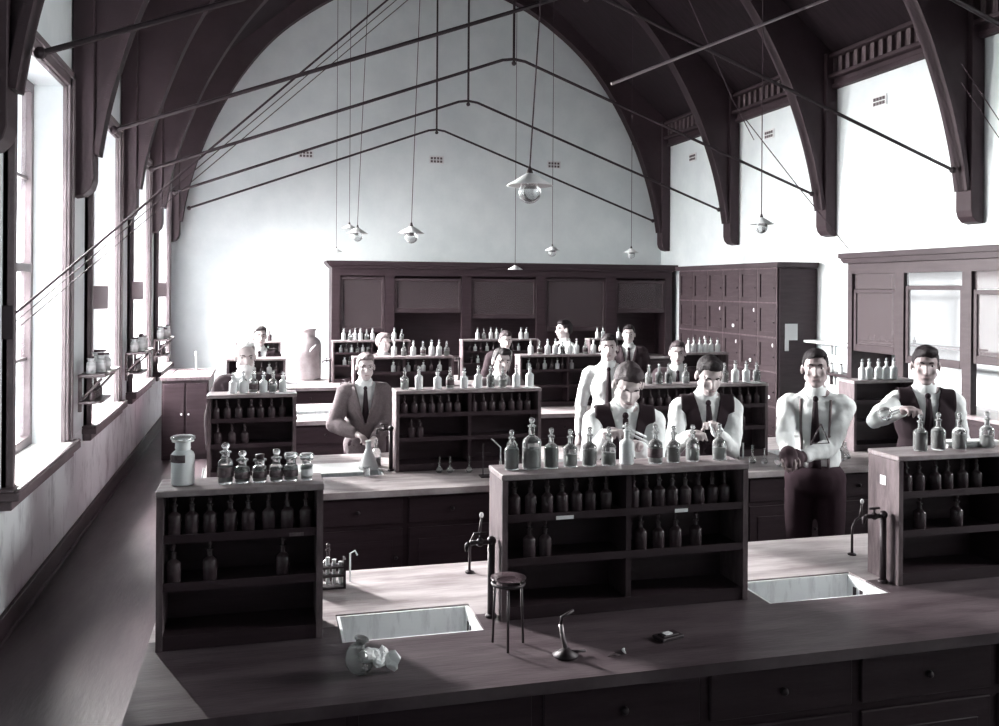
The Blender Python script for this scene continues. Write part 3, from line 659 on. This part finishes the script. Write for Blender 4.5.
# ------------------------------------------------------------------ fume cupboards
def fume(name, loc, rz, posts, depth, ztop, lab, back, sash_z, upper=None, n_open=()):
    W = posts[-1][1]
    r = tag(empty(name, loc, rz), lab, 'cupboard')
    m = MB()
    for a, b in posts: m.box(a, b, 0, .07, .9, ztop-.12)
    m.box(0, W, 0, .07, ztop-.12, ztop)
    m.box(0, .03, .07, depth, .9, ztop).box(W-.03, W, .07, depth, .9, ztop).box(.03, W-.03, .07, depth, ztop-.03, ztop)
    m.build('carcass', 'wood_mid' if back is None else 'wood', r)
    MB().prism([(-.09, ztop+.12), (-.09, ztop+.09), (-.05, ztop+.04), (0, ztop), (W, ztop), (W+.05, ztop+.04), (W+.09, ztop+.09), (W+.09, ztop+.12)], -.06, depth).box(-.05, W+.05, -.1, -.06, ztop+.06, ztop+.12).build('cornice', 'wood', r)
    if back: MB().box(.03, W-.03, depth-.02, depth, .9, ztop-.03).build('back_panel', back, r)
    MB().box(0, W, -.04, depth, .86, .9).build('counter', 'racktop', r, bevel=.003)
    MB().box(.02, W-.02, .02, depth, 0, .859).build('base_cabinet', 'wood', r)
    for i in range(len(posts)-1):
        x0, x1 = posts[i][1]+.005, posts[i+1][0]-.005
        z0, z1 = sash_z[i % len(sash_z)]
        s = MB().box(x0, x0+.045, .02, .055, z0, z1).box(x1-.045, x1, .02, .055, z0, z1).box(x0+.045, x1-.045, .02, .055, z0, z0+.08).box(x0+.045, x1-.045, .02, .055, z1-.045, z1).build('sash', 'wood_mid', r, bevel=.003)
        MB().box(x0+.045, x1-.045, .034, .040, z0+.08, z1-.045).build('pane', 'pane' if i in n_open else 'pane_dim', s)
        if z1 < ztop-.2:
            MB().box(x0, x1, .036, .042, z1+.004, ztop-.12).build('transom_pane', 'pane' if i in n_open else 'pane_dim', r)
        d = MB().box(x0, x1, .002, .019, .08, .80).box(x0+.09, x1-.09, -.004, .002, .16, .72).build('door', 'wood', r, bevel=.003)
        MB().ball((x1-.05, -.012, .5), .013, n=8).build('knob', 'iron', d, True)
    return r
x0 = 1.07
posts = [(0, .13), (.87, 1.03), (2.18, 2.35), (3.51, 3.67), (4.80, 4.99), (5.94, 6.07)]
fume('fume_cupboard', (x0, 14.98, 0), 0, posts, .68, 2.42, 'long dark glazed fume cupboard standing along the back wall', 'wood', [(1.36, 2.28), (1.68, 2.26), (1.58, 2.26)])
posts = [(0, .08), (.83, .96), (1.80, 1.92), (2.72, 2.84), (3.62, 3.74)]
fume('fume_cupboard', (6.66, 9.24, 0), -pi/2, posts, .585, 2.42, 'tall brown glazed fume cupboard along the right wall', None, [(1.40, 2.12), (1.33, 2.16)], n_open=(1,))
for k in range(8):
    y = 9.1-k*.1-(.05 if k > 4 else 0)
    place('reagent_bottle', (6.86, y, 1.525), 'tiny bottle, %s from far end behind the right fume cupboard glass' % ORD[k], 'bottle', 'bottles in the right fume cupboard', sc=.6, **BK['dim'])
o = MB().box(6.75, 7.0, 7.47, 9.15, 1.505, 1.524).build('inner_shelf', 'wood_mid'); tag(o, 'narrow shelf behind the glass of the right fume cupboard', 'shelf')
# lockers
b = tag(empty('locker_cabinet', (6.65, 13.68, 0), -pi/2), 'tall dark bank of panelled lockers against the right wall', 'lockers')
MB().box(0, 2.98, .02, .58, 0, 2.40).build('carcass', 'wood', b)
MB().prism([(-.06, 2.48), (-.03, 2.41), (3.01, 2.41), (3.04, 2.48)], -.05, .58).build('cornice', 'wood_mid', b)
for i in range(6):
    for j in range(5):
        x0, z0 = .03+i*.487, .06+j*.468
        d = MB().box(x0+.012, x0+.475, 0, .019, z0+.012, z0+.456).box(x0+.012, x0+.075, -.016, 0, z0+.012, z0+.456).box(x0+.412, x0+.475, -.016, 0, z0+.012, z0+.456).box(x0+.075, x0+.412, -.016, 0, z0+.012, z0+.075).box(x0+.075, x0+.412, -.016, 0, z0+.39, z0+.456).build('door', 'wood_mid', b)
        MB().ball((x0+.44, -.026, z0+.2), .012, n=8).build('knob', 'iron', d, True)
        if (i, j) in ((0, 2), (1, 2), (2, 3), (3, 2), (3, 3), (4, 3), (4, 2), (5, 1), (5, 2), (2, 1), (4, 1)):
            MB().cone((x0+.30+.1*((i+j) % 2), -.012, z0+(.36 if (i+j) % 2 else .12)), (x0+.30+.1*((i+j) % 2), -.0005, z0+(.36 if (i+j) % 2 else .12)), .026, n=16).build('number_disc', 'labelwhite', d)
m = MB()
for i in range(7): m.box(.022+i*.487, .038+i*.487, -.012, .0, .06, 2.40)
for j in range(6): m.box(.03, 2.95, -.009, .0, .052+j*.468, .068+j*.468)
m.build('door_beading', 'wood_end', b)
# notices on the locker end
ye = 13.68-2.98
for k, (u, v, w_, h_) in enumerate(((791.5, 332, .19, .22), (787, 345, .06, .16))):
    p = at(u, v, ye); card('paper_notice', p.x, ye-.002*k-.0005, p.z, w_, h_, ('large pale notice' if k == 0 else 'small torn pale notice')+' pinned to the end of the locker bank', '-y', 'labelwhite')
# wall shelf on right wall with things
for k, (z, nm) in enumerate(((1.44, 'upper'), (1.05, 'lower'))):
    o = MB().box(6.98, 7.245, 9.40, 10.62, z-.03, z).box(7.18, 7.22, 9.6, 9.63, z-.18, z-.03).box(7.18, 7.22, 10.3, 10.33, z-.18, z-.03).build('wall_shelf', 'labelwhite' if k == 0 else 'wood_mid', None, bevel=.003)
    tag(o, nm+' narrow shelf on the right wall between lockers and fume cupboard', 'shelf')
for k in range(4):
    place('specimen_jar', (7.08, 9.55+.2*k, 1.0505), 'small jar on lower right wall shelf, %s from the fume cupboard' % ORD[k], 'jar', 'jars on the right wall shelf', sc=.9, r=.035, hb=.09, rn=.024, hn=.012, liquid='powder', lh=.8, band='labelwhite', stop='cork', glass='milk')

# ------------------------------------------------------------------ pendant lamps
def pendant(u, v, Y, rs, lab, globe=True, top=None, tilt=0):
    p = at(u, v, Y)
    r = tag(empty('pendant_lamp', p), lab, 'lamp', 'hanging electric lamps')
    r.rotation_euler = (0, tilt, 0)
    k = rs/.17
    o = MB().lathe([(.022*k, .035*k), (.05*k, .02*k), (.17*k, -.055*k), (.172*k, -.058*k), (.05*k, .012*k), (.020*k, .03*k)], 32).build('lamp_shade', 'shade', r, True)
    MB().lathe([(0, .085*k), (.008, .085*k), (.018*k, .06*k), (.026*k, .03*k), (.022*k, -.015*k), (0, -.015*k)], 16).build('lamp_holder', 'iron', r, True)
    if globe: MB().ball((0, 0, -.105*k), .085*k, n=20).build('globe', 'glass', r, True)
    zt = WT+RS*(hw-abs(p.x-XC))
    tp = (0, 0, zt-p.z) if top is None else (at(*top, Y)-p)
    if top is not None: tp = tp*(max(1.0, (arch_z(p.x-XC)+.3-p.z)/tp.z))
    MB().tube([(0, 0, .08*k), tp], .0055 if Y < 9 else .004, 6).build('lamp_cord', 'cord', r)
    return r
pendant(529, 178, 6.2, .165, 'largest hanging lamp with conical glass shade and round globe', top=(538, 18))
pendant(761, 220, 8.8, .135, 'hanging lamp with white conical shade before the right wall', top=None)
pendant(631, 250, 13.0, .12, 'small hanging lamp above the right end of the back fume cupboard', top=None)
pendant(552, 248, 12.5, .11, 'small hanging lamp over the middle right of the back fume cupboard', top=None)
pendant(515, 267, 12.0, .105, 'lowest small hanging lamp, overlapping the back cupboard cornice', False)
pendant(411, 229, 9.0, .13, 'pale hanging lamp left of centre before the back wall', top=(418, 0))
pendant(357, 230, 10.5, .12, 'pale hanging lamp, right one of the close pair at left', top=(366, 0))
pendant(349, 226, 12.0, .10, 'pale hanging lamp, left one of the close pair at left', False)
pendant(336, 250, 13.0, .09, 'faint small hanging lamp at far left over the cupboard end', False)

# ------------------------------------------------------------------ people
TMP = bpy.data.scenes.new('workbench')
def blob_mesh(mb, voxel, smooth=4, f=.5):
    me = bpy.data.meshes.new('tmp'); mb.b.to_mesh(me); mb.b.free()
    o = bpy.data.objects.new('tmp', me); TMP.collection.objects.link(o)
    md = o.modifiers.new('r', 'REMESH'); md.mode = 'VOXEL'; md.voxel_size = voxel; md.use_smooth_shade = True
    if smooth: s = o.modifiers.new('s', 'SMOOTH'); s.factor = f; s.iterations = smooth
    TMP.view_layers[0].update(); dg = TMP.view_layers[0].depsgraph
    out = bpy.data.meshes.new_from_object(o.evaluated_get(dg))
    bpy.data.objects.remove(o); bpy.data.meshes.remove(me)
    out.polygons.foreach_set('use_smooth', [True]*len(out.polygons))
    return out
def ik(Sh, W, l1, l2, pole):
    d = W-Sh; L = min(d.length, (l1+l2)*.985); dn = d.normalized(); W = Sh+dn*L
    a = (l1*l1-l2*l2+L*L)/(2*L); h = math.sqrt(max(l1*l1-a*a, 0))
    pv = (pole-dn*pole.dot(dn)).normalized()
    return Sh+dn*a+pv*h, W
def cut(me, test):
    bm = bmesh.new(); bm.from_mesh(me)
    bmesh.ops.delete(bm, geom=[v for v in bm.verts if test(v.co)], context='VERTS')
    bd = {}
    for e in bm.edges:
        if e.is_boundary:
            a, b = e.verts; bd.setdefault(a, []).append(b); bd.setdefault(b, []).append(a)
    for _ in range(8):
        new = {v: v.co*.4+sum((n.co for n in ns), Vector())/len(ns)*.6 for v, ns in bd.items() if len(ns) == 2}
        for v, c_ in new.items(): v.co = c_
    bm.to_mesh(me); bm.free(); return me
def wrinkle(me, a=.003, f=9):
    nn = [n.vector.copy() for n in me.vertex_normals]
    for v, n in zip(me.vertices, nn):
        v.co += n*(noise.noise(Vector((v.co.x*f, v.co.y*f, v.co.z*f*.55)))*a*2+noise.noise(v.co*f*2.7)*a*.8)
def person(label, u, v, Y, yaw=0, lean=.08, head=(0, 0, 0), arms=(None, None), poles=(None, None), outfit='vest', hair='hair', skin='skin', extras=(), vox=.007, hairmesh='short', tie=True, grip=True, gloves=False):
    hp, hyw, hr = head
    hip = Vector((0, 0, .95))
    L = Matrix.Translation(hip) @ Matrix.Rotation(lean, 4, 'X') @ Matrix.Translation(-hip)
    HR = Matrix.Rotation(hyw, 3, 'Z') @ Matrix.Rotation(hr, 3, 'Y') @ Matrix.Rotation(lean*.7+hp, 3, 'X')
    nb = L @ Vector((0, .012, 1.465))
    hc = nb+HR @ Vector((0, -.012, .135))
    Hm = Matrix.Translation(hc) @ HR.to_4x4()
    ztop = max((Hm @ Vector((0, yy, zz))).z for yy, zz in ((0, .118), (.05, .10), (.09, .06)))
    # fit position and size to the photo
    base = at(u, v, Y); sc = 1.
    for _ in range(6):
        off = Matrix.Rotation(yaw, 3, 'Z') @ (hc*sc)
        hd = at(u, v, Y+off.y)
        base = Vector((hd.x-off.x, Y, 0)); sc = hd.z/ztop
    W2L = (Matrix.Translation(base) @ Matrix.Rotation(yaw, 4, 'Z') @ Matrix.Scale(sc, 4)).inverted()
    r = tag(empty('person', base, yaw), label, 'person'); r.scale = (sc,)*3
    tor = lambda x, y, z: L @ Vector((x, y, z))
    Lr = L.to_3x3()
    # arms
    A = []
    for si, sg in enumerate((-1, 1)):
        Sh = tor(sg*.164, .01, 1.378)
        if arms[si] is None: W = tor(sg*.24, -.02, .87)
        else: W = W2L @ at(*arms[si])
        pole = Vector(poles[si]) if poles[si] else Vector((sg*.4, .6, -1))
        E, W = ik(Sh, W, .285, .255, pole); A.append((Sh, E, W))
    def torso(m, e):
        m.ball(tor(0, 0, 1.27), (.160+e, .108+e, .17+e), Lr, 20); m.ball(tor(0, .0, 1.08), (.145+e, .100+e, .18+e), Lr, 20)
        m.ball(tor(0, .0, .95), (.158+e, .110+e, .12+e), Lr, 20)
        m.cap(tor(-.145, .008, 1.385), tor(.145, .008, 1.385), .062+e, n=16)
        m.cap(tor(-.10, .012, 1.40), tor(-.03, .012, 1.45), .045+e*.7, .045, n=12); m.cap(tor(.10, .012, 1.40), tor(.03, .012, 1.45), .045+e*.7, .045, n=12)
    # body
    m = MB()
    torso(m, -.008)
    m.cap(nb-Vector((0, 0, .03)), hc+HR @ Vector((0, .02, -.05)), .053, .050)
    H = lambda x, y, z: Hm @ Vector((x, y, z))
    m.ball(H(0, .014, .030), (.0715, .092, .086), HR, 22); m.ball(H(0, -.014, -.030), (.060, .074, .080), HR, 20)
    m.ball(H(0, -.052, -.090), (.026, .026, .022), HR, 12)
    for sg in (-1, 1):
        m.cap(H(sg*.048, .0, -.052), H(sg*.012, -.052, -.092), .020, .018)
        m.ball(H(sg*.036, -.060, -.026), (.020, .018, .020), HR, 10)
        m.ball(H(sg*.077, .012, -.008), (.009, .018, .030), HR, 10)
    m.cap(H(-.034, -.078, .027), H(.034, -.078, .027), .011)
    m.cap(H(0, -.084, .010), H(0, -.099, -.028), .0075, .0115); m.ball(H(0, -.090, -.034), (.017, .012, .009), HR, 10)
    m.cap(H(-.017, -.080, -.060), H(.017, -.080, -.060), .0085)
    for (Sh, E, W), sg in zip(A, (-1, 1)):
        m.cap(Sh, E, .050, .040); m.cap(E, W, .040, .026)
        d = (W-E).normalized()
        # hand
        palm_n = Vector((0, -.2, -1)) if grip else Vector((0, 1, 0))
        side = d.cross(palm_n)
        side = (side if side.length > .1 else Vector((1, 0, 0))).normalized(); pn = side.cross(d).normalized()
        if pn.dot(palm_n) < 0: pn = -pn
        if side.x*sg > 0: side = -side
        rot = Matrix((side, pn, d)).transposed()
        m.ball(W+d*.05, (.040, .017, .050), rot, 12); m.cap(W, W+d*.03, .026, .024)
        for k in range(4):
            b0 = W+d*.085+side*(.031-k*.0205); ln = (.040, .045, .042, .034)[k]
            cu = .55+.1*k if grip else .2
            d1 = (d*cos(cu)+pn*sin(cu)); d2 = (d*cos(cu*2.3)+pn*sin(cu*2.3))
            m.cap(b0-d*.02, b0+d1*ln*.9, .0095, .009, n=8); m.cap(b0+d1*ln*.9, b0+d1*ln*.9+d2*ln*.75, .009, .0075, n=8)
        t0 = W+d*.03+side*.032; d1 = (d*.65+side*.55+pn*.5).normalized()
        m.cap(t0, t0+d1*.045, .0115, .010, n=8); m.cap(t0+d1*.045, t0+d1*.045+(d1+pn*.4-side*.5).normalized()*.028, .010, .008, n=8)
    hipL = []
    for sg in (-1, 1):
        m.cap(Vector((sg*.085, 0, .90)), Vector((sg*.095, -.01, .49)), .078, .052); m.cap(Vector((sg*.095, -.01, .49)), Vector((sg*.10, .01, .09)), .052, .036)
        m.cap(Vector((sg*.10, .02, .045)), Vector((sg*.115, -.13, .03)), .036, .028)
    me = blob_mesh(m, vox, 3)
    inv = Hm.inverted()
    for vv in me.vertices:                      # eye sockets
        q = inv @ vv.co
        if q.y < -.04 and abs(q.z-.005) < .03:
            dd = min((Vector((q.x, q.z))-Vector((sx*.031, .006))).length for sx in (-1, 1))
            vv.co += HR @ Vector((0, .012*math.exp(-(dd/.014)**2), 0))
    me.materials.append(M[skin]); bodyo = link('body', me, r)
    bt = BVHTree.FromPolygons([v.co for v in me.vertices], [p.vertices[:] for p in me.polygons])
    def onface(x, z, lift=.0):
        o_ = H(x, -.3, z); h = bt.ray_cast(o_, HR @ Vector((0, 1, 0)))
        return (h[0] if h[0] else H(x, -.08, z))-(HR @ Vector((0, 1, 0)))*lift
    for sg in (-1, 1):
        e = onface(sg*.031, .006, -.004)
        eo = MB().ball(e, (.0135, .007, .0068), HR, 12).build('eye', 'eye', r, True)
        MB().ball(e-(HR @ Vector((0, .0045, 0))), (.0078, .004, .0074), HR, 10).build('iris', 'iris', eo, True)
        MB().tube([onface(sg*x, z, .0) for x, z in ((.013, .0245), (.022, .029), (.034, .030), (.047, .025))], [.003, .0045, .0042, .002], 6).build('eyebrow', hair if hair != 'hair_white' else 'hair_mid', r, True)
    MB().tube([onface(x, -.0605+abs(x)*.08, -.001) for x in (-.024, -.012, 0, .012, .024)], [.002, .0042, .005, .0042, .002], 6).build('lips', 'lips', r, True)
    # hair
    if hairmesh:
        m = MB(); m.ball(H(0, .017, .033), (.0765, .096, .091), HR, 20); m.ball(H(.012, -.022, .082), (.058, .062, .040), HR, 14); m.ball(H(0, .05, .0), (.068, .060, .07), HR, 14)
        hm = blob_mesh(m, .006, 2)
        k = {'short': 0, 'bald': .03, 'thick': -.012}[hairmesh]
        HL = [(-.12, .075), (-.075, .070), (-.055, .058), (-.040, .040), (-.028, .018), (-.012, -.004), (.0, .010), (.012, .022), (.026, .016), (.034, -.025), (.06, -.065), (.12, -.075)]
        def hl(q):
            y = q.y
            for (a, za), (b, zb) in zip(HL, HL[1:]):
                if a <= y <= b: return za+(zb-za)*(y-a)/(b-a)+k+(.010 if abs(q.x) > .045 and y < -.03 else 0)
            return HL[0][1]+k if y < 0 else HL[-1][1]
        cut(hm, lambda c_: (lambda q: q.z < hl(q))(inv @ c_))
        for vv in hm.vertices:
            q = inv @ vv.co; d_ = q.z-hl(q)
            if d_ < .018: vv.co += (hc-vv.co).normalized()*.0065*(1-d_/.018)
        wrinkle(hm, .0025, 30); hm.materials.append(M[hair]); ho = link('hair', hm, r)
        sd = ho.modifiers.new('s', 'SOLIDIFY'); sd.thickness = .006; sd.offset = -1
    # trousers and shoes
    m = MB(); m.ball(Vector((0, 0, .95)), (.180, .136, .13), None, 18)
    for sg in (-1, 1):
        m.cap(Vector((sg*.085, 0, .90)), Vector((sg*.095, -.01, .49)), .092, .070); m.cap(Vector((sg*.095, -.01, .49)), Vector((sg*.10, .01, .12)), .070, .060)
    tm = blob_mesh(m, .014, 3); wrinkle(tm, .004, 6); tm.materials.append(M['trousers']); link('trousers', tm, r)
    for sg in (-1, 1):
        m = MB(); m.cap(Vector((sg*.10, .03, .055)), Vector((sg*.117, -.14, .042)), .050, .040); m.box(sg*.105-.04, sg*.105+.04, -.17, .07, .001, .02)
        link('shoe', (lambda q: (q.materials.append(M['shoe']), q)[1])(blob_mesh(m, .010, 2)), r)
    # shirt
    m = MB(); torso(m, .002)
    m.cap(tor(0, .012, 1.43), nb+(hc-nb)*.18, .060, .058)
    jk = outfit in ('jacket', 'jacket_dark')
    for (Sh, E, W), sg in zip(A, (-1, 1)):
        ff = .93 if not gloves else .9
        m.cap(Sh, E, .060, .052, n=14); m.cap(E, E+(W-E)*ff, .052, .040 if not jk else .034, n=14)
    sm = blob_mesh(m, .009, 3); wrinkle(sm, .006 if not jk else .002, 11)
    sm.materials.append(M['shirt']); link('shirt', sm, r)
    invL = L.inverted()
    sb = BVHTree.FromPolygons([v.co for v in sm.vertices], [p.vertices[:] for p in sm.polygons])
    def onb(x, z, lift, tree=None):
        h = (tree or sb).ray_cast(tor(x, -.17, z), Lr @ Vector((0, 1, 0)))
        return (h[0] if h[0] else tor(x, -.11, z))-(Lr @ Vector((0, 1, 0)))*lift
    outer = sb
    if outfit in ('vest', 'jacket', 'jacket_dark'):
        m = MB(); e = .013 if outfit == 'vest' else .020
        torso(m, e)
        if jk:
            m.ball(tor(0, .0, .90), (.175, .13, .14), Lr, 18)
            for (Sh, E, W), sg in zip(A, (-1, 1)): m.cap(Sh, E, .074, .066, n=14); m.cap(E, E+(W-E)*.90, .066, .046, n=14)
        vm = blob_mesh(m, .009, 3); wrinkle(vm, .002 if outfit == 'vest' else .005, 8)
        outer = BVHTree.FromPolygons([v.co for v in vm.vertices], [p.vertices[:] for p in vm.polygons])
        zv = 1.17 if outfit == 'vest' else 1.12
        def tst(c_):
            q = invL @ c_
            if q.y < .02 and q.z > zv and abs(q.x) < (q.z-zv)*.24: return True
            if q.z > 1.44 and abs(q.x) < .075: return True
            if outfit == 'vest' and abs(q.x) > .158+max(0, (1.32-q.z))*.5 and q.z > 1.20: return True
            if outfit == 'vest' and q.z < .90: return True
            return False
        cut(vm, tst)
        mt = outfit if outfit != 'vest' else 'vest'
        vm.materials.append(M[mt]); vo = link('waistcoat' if outfit == 'vest' else 'jacket', vm, r)
        sd = vo.modifiers.new('s', 'SOLIDIFY'); sd.thickness = .004; sd.offset = 1
        if jk:
            for sg in (-1, 1):
                bm = MB(); prev = None
                for k in range(9):
                    z = 1.43-(1.43-zv)*k/8; xi = (z-zv)*.24+.004; wdt = .05*sin(pi*(k+1.5)/10.5)+.008
                    a_ = bm.b.verts.new(onb(sg*xi, z, .010, outer)); b_ = bm.b.verts.new(onb(sg*(xi+wdt), z+.01, .009, outer))
                    if prev: bm.b.faces.new((prev[0], prev[1], b_, a_))
                    prev = (a_, b_)
                lo = bm.build('lapel', mt, r, True); sd = lo.modifiers.new('s', 'SOLIDIFY'); sd.thickness = .004
    # collar
    ax = (hc-nb).normalized(); c0 = nb+ax*.003
    m = MB(); n_ = 24; q = ax.to_track_quat('Z', 'Y').to_matrix()
    rings = [[m.b.verts.new(c0+q @ Vector((rr*cos(2*pi*k/n_), rr*sin(2*pi*k/n_), 0))+ax*hh) for k in range(n_)] for rr, hh in ((.070, -.022), (.066, .0), (.061, .024), (.057, .026), (.057, -.01))]
    for a_, b_ in zip(rings, rings[1:]):
        for k in range(n_): m.b.faces.new((a_[k], a_[(k+1) % n_], b_[(k+1) % n_], b_[k]))
    m.build('collar', 'shirt', r, True)
    if tie:
        kn = onb(0, 1.425, .012)
        zl = 1.10 if outfit != 'shirt' else 1.02
        pts = [onb(0, 1.41-(1.41-zl)*k/7, .008) for k in range(8)]
        bm = MB(); prev = None; xax = Lr @ Vector((1, 0, 0))
        for k, p in enumerate(pts):
            wd_ = .014+.022*k/7
            a_, b_ = bm.b.verts.new(p-xax*wd_), bm.b.verts.new(p+xax*wd_)
            if prev: bm.b.faces.new((prev[0], prev[1], b_, a_))
            prev = (a_, b_)
        to = bm.build('necktie', 'tie', r, True); sd = to.modifiers.new('s', 'SOLIDIFY'); sd.thickness = .005; sd.offset = 0
        MB().ball(kn, (.017, .012, .019), None, 10).build('tie_knot', 'tie', to, True)
    if 'beard' in extras:
        m = MB(); m.ball(H(0, -.060, -.082), (.046, .040, .045), HR, 14); m.ball(H(0, -.086, -.05), (.030, .014, .010), HR, 10); m.ball(H(-.045, -.02, -.05), (.022, .035, .04), HR, 10); m.ball(H(.045, -.02, -.05), (.022, .035, .04), HR, 10); m.ball(H(0, -.055, -.12), (.032, .028, .04), HR, 12)
        bm_ = blob_mesh(m, .007, 2); wrinkle(bm_, .004, 28); bm_.materials.append(M['hair_white']); link('beard', bm_, r)
    if 'glasses' in extras:
        m = MB()
        for sg in (-1, 1):
            cpt = H(sg*.032, -.100, .004)
            m.tube([cpt+HR @ Vector((.019*cos(a_*pi/8), 0, .016*sin(a_*pi/8))) for a_ in range(17)], .0014, 5)
            m.tube([H(sg*.051, -.099, .008), H(sg*.078, -.02, .01)], .0013, 5)
        m.tube([H(-.013, -.101, .006), H(.013, -.101, .006)], .0014, 5); m.build('spectacles', 'iron', r)
    if 'braces' in extras:
        for sg in (-1, 1):
            m = MB(); m.tube([onb(sg*(.085-.012*k/6), 1.42-.40*k/6, .004) for k in range(7)], .008, 6); m.build('brace_strap', 'hair_fair', r, True)
    if gloves:
        for (Sh, E, W), sg in zip(A, (-1, 1)):
            d = (W-E).normalized(); m = MB(); m.cap(W-d*.03, W+d*.03, .034, .034); m.ball(W+d*.06, (.052, .042, .062), None, 12)
            m.cap(W+d*.05, W+d*.13+Vector((0, 0, -.02)), .034, .022); g_ = blob_mesh(m, .008, 2); g_.materials.append(M['glove']); link('glove', g_, r)
    return r, A, sc, base

def PY(X): return X
person('young man in white shirt and dark waistcoat bending over test tubes behind the front-centre rack', 629, 364, 4.60, yaw=-.28, lean=.14, head=(.42, .10, .05),
       arms=((608, 436, 4.15), (640, 448, 4.15)), poles=((-.4, .4, -1), (.4, .4, -1)), outfit='vest', hair='hair_mid', vox=.006)
person('man in dark waistcoat and shirt sleeves looking down at hands, beside the clear round bottle', 710, 357, 5.02, yaw=-.32, lean=.08, head=(.38, .10, 0),
       arms=((692, 436, 4.66), (718, 430, 4.68)), poles=((-.4, .4, -1), (.4, .4, -1.2)), outfit='vest', hair='hair', vox=.006)
person('dark-haired young man in white shirt, long tie and braces holding a wire frame', 816, 349, 4.80, yaw=-.62, lean=-.02, head=(.0, .05, -.03),
       arms=((789, 453, 4.50), (803, 457, 4.55)), poles=((-.2, .5, -1), (.35, .3, -1)), outfit='shirt', hair='hair', skin='skin_tan', extras=('braces',), gloves=True, vox=.006)
person('stern dark-haired man in black waistcoat holding a glass flask, right of the group', 926, 346, 4.72, yaw=-.50, lean=.02, head=(.06, -.12, 0),
       arms=((903, 411, 4.42), (938, 464, 4.52)), poles=((-1, .1, -.7), (.5, .3, -1)), outfit='vest', hair='hair', hairmesh='thick', skin='skin_tan', vox=.006)
person('man in white shirt and long dark tie standing behind the bending student', 609, 334, 7.15, yaw=-.35, lean=0, head=(.0, -.03, 0), outfit='shirt', hair='hair', vox=.007)
person('bespectacled man in grey tweed jacket pouring beside the white conical flask', 366, 353, 7.12, yaw=-.05, lean=.03, head=(.06, .10, 0),
       arms=((357, 434, 6.87), (376, 438, 6.87)), poles=((-1, .3, -.8), (.4, .4, -1)), outfit='jacket', hair='hair_fair', extras=('glasses',), vox=.007)
person('bearded white-haired man in dark jacket leaning behind the second-row left-end rack', 246, 342, 7.2, yaw=.0, lean=.14, head=(.04, .15, 0), outfit='jacket_dark', hair='hair_white', hairmesh='bald', extras=('beard',), vox=.008)
person('young man in dark clothes standing far back at left behind the bearded man', 260, 326, 10.2, yaw=.0, lean=.02, head=(0, .2, 0), outfit='jacket_dark', hair='hair', vox=.009)
person('fair-haired man looking aside behind the third-row left-centre rack bottles', 384, 333, 10.15, yaw=.3, lean=.02, head=(.02, .35, 0), outfit='jacket', hair='hair_fair', vox=.009)
person('light-haired man in jacket standing behind the low-bowed student near the centre', 506, 331, 10.1, yaw=-.1, lean=.04, head=(.15, .1, 0), outfit='jacket_dark', hair='hair_mid', vox=.009)
person('dark-haired student seen just above the second-row left-centre rack bottles', 502, 348, 7.15, yaw=.0, lean=.10, head=(.05, .1, .05), outfit='jacket', hair='hair', vox=.008)
person('man in pale clothes turned in profile far back at centre', 564, 320, 10.4, yaw=-1.35, lean=.02, head=(.0, -.2, 0), outfit='shirt', hair='hair', vox=.009)
person('man in dark jacket and tie far back beside the lockers side of the centre', 629, 325, 10.15, yaw=-.38, lean=.0, head=(0, -.05, 0), outfit='jacket_dark', hair='hair', vox=.009)
person('smiling young man in dark jacket behind the second-row right-centre rack bottles', 678, 341, 7.6, yaw=-.42, lean=.05, head=(.0, .0, 0), outfit='jacket_dark', hair='hair_mid', vox=.008)

# things held
def held(name, m, mt, lab, cat): o = m.build(name, mt, None, True); tag(o, lab, cat); return o
p, q = at(624, 426, 4.06), at(647, 437, 4.06)
held('test_tube', MB().tube([p, q], .006, 8), 'milk', 'upper pale tube held by the bending student', 'test tube')
held('test_tube', MB().tube([p+Vector((0, -.01, -.02)), q+Vector((0, -.01, -.022))], .006, 8), 'milk', 'lower pale tube held by the bending student', 'test tube')
held('test_tube', MB().tube([at(711, 424, 4.56), at(718, 440, 4.56)], .007, 8), 'milk', 'short pale tube held by the student at the clear round bottle', 'test tube')
held('wire_frame', MB().tube([at(822, 424, 4.36), at(812, 444, 4.36), at(830, 443, 4.36), at(822, 424, 4.36)], .005, 6), 'iron', 'dark wire triangle held before the white shirt', 'wire frame')
o = MB().ball((0, 0, 0), (.04, .035, .04), n=18).tube([(.03, 0, .0), (.09, 0, .015)], .012, 10).build('glass_flask', 'glass', None, True); o.location = at(886, 414, 4.32); tag(o, 'small round glass flask held by the man in black waistcoat', 'flask')

bpy.data.scenes.remove(TMP)
# ------------------------------------------------------------------ render settings
S.view_settings.view_transform = 'Standard'; S.view_settings.look = 'None'; S.view_settings.gamma = 1
S.view_settings.exposure = .25
cy = S.cycles
cy.max_bounces = 10; cy.diffuse_bounces = 5; cy.glossy_bounces = 4; cy.transmission_bounces = 8; cy.transparent_max_bounces = 8
cy.caustics_reflective = False; cy.caustics_refractive = False; cy.sample_clamp_indirect = 6
cy.use_denoising = True
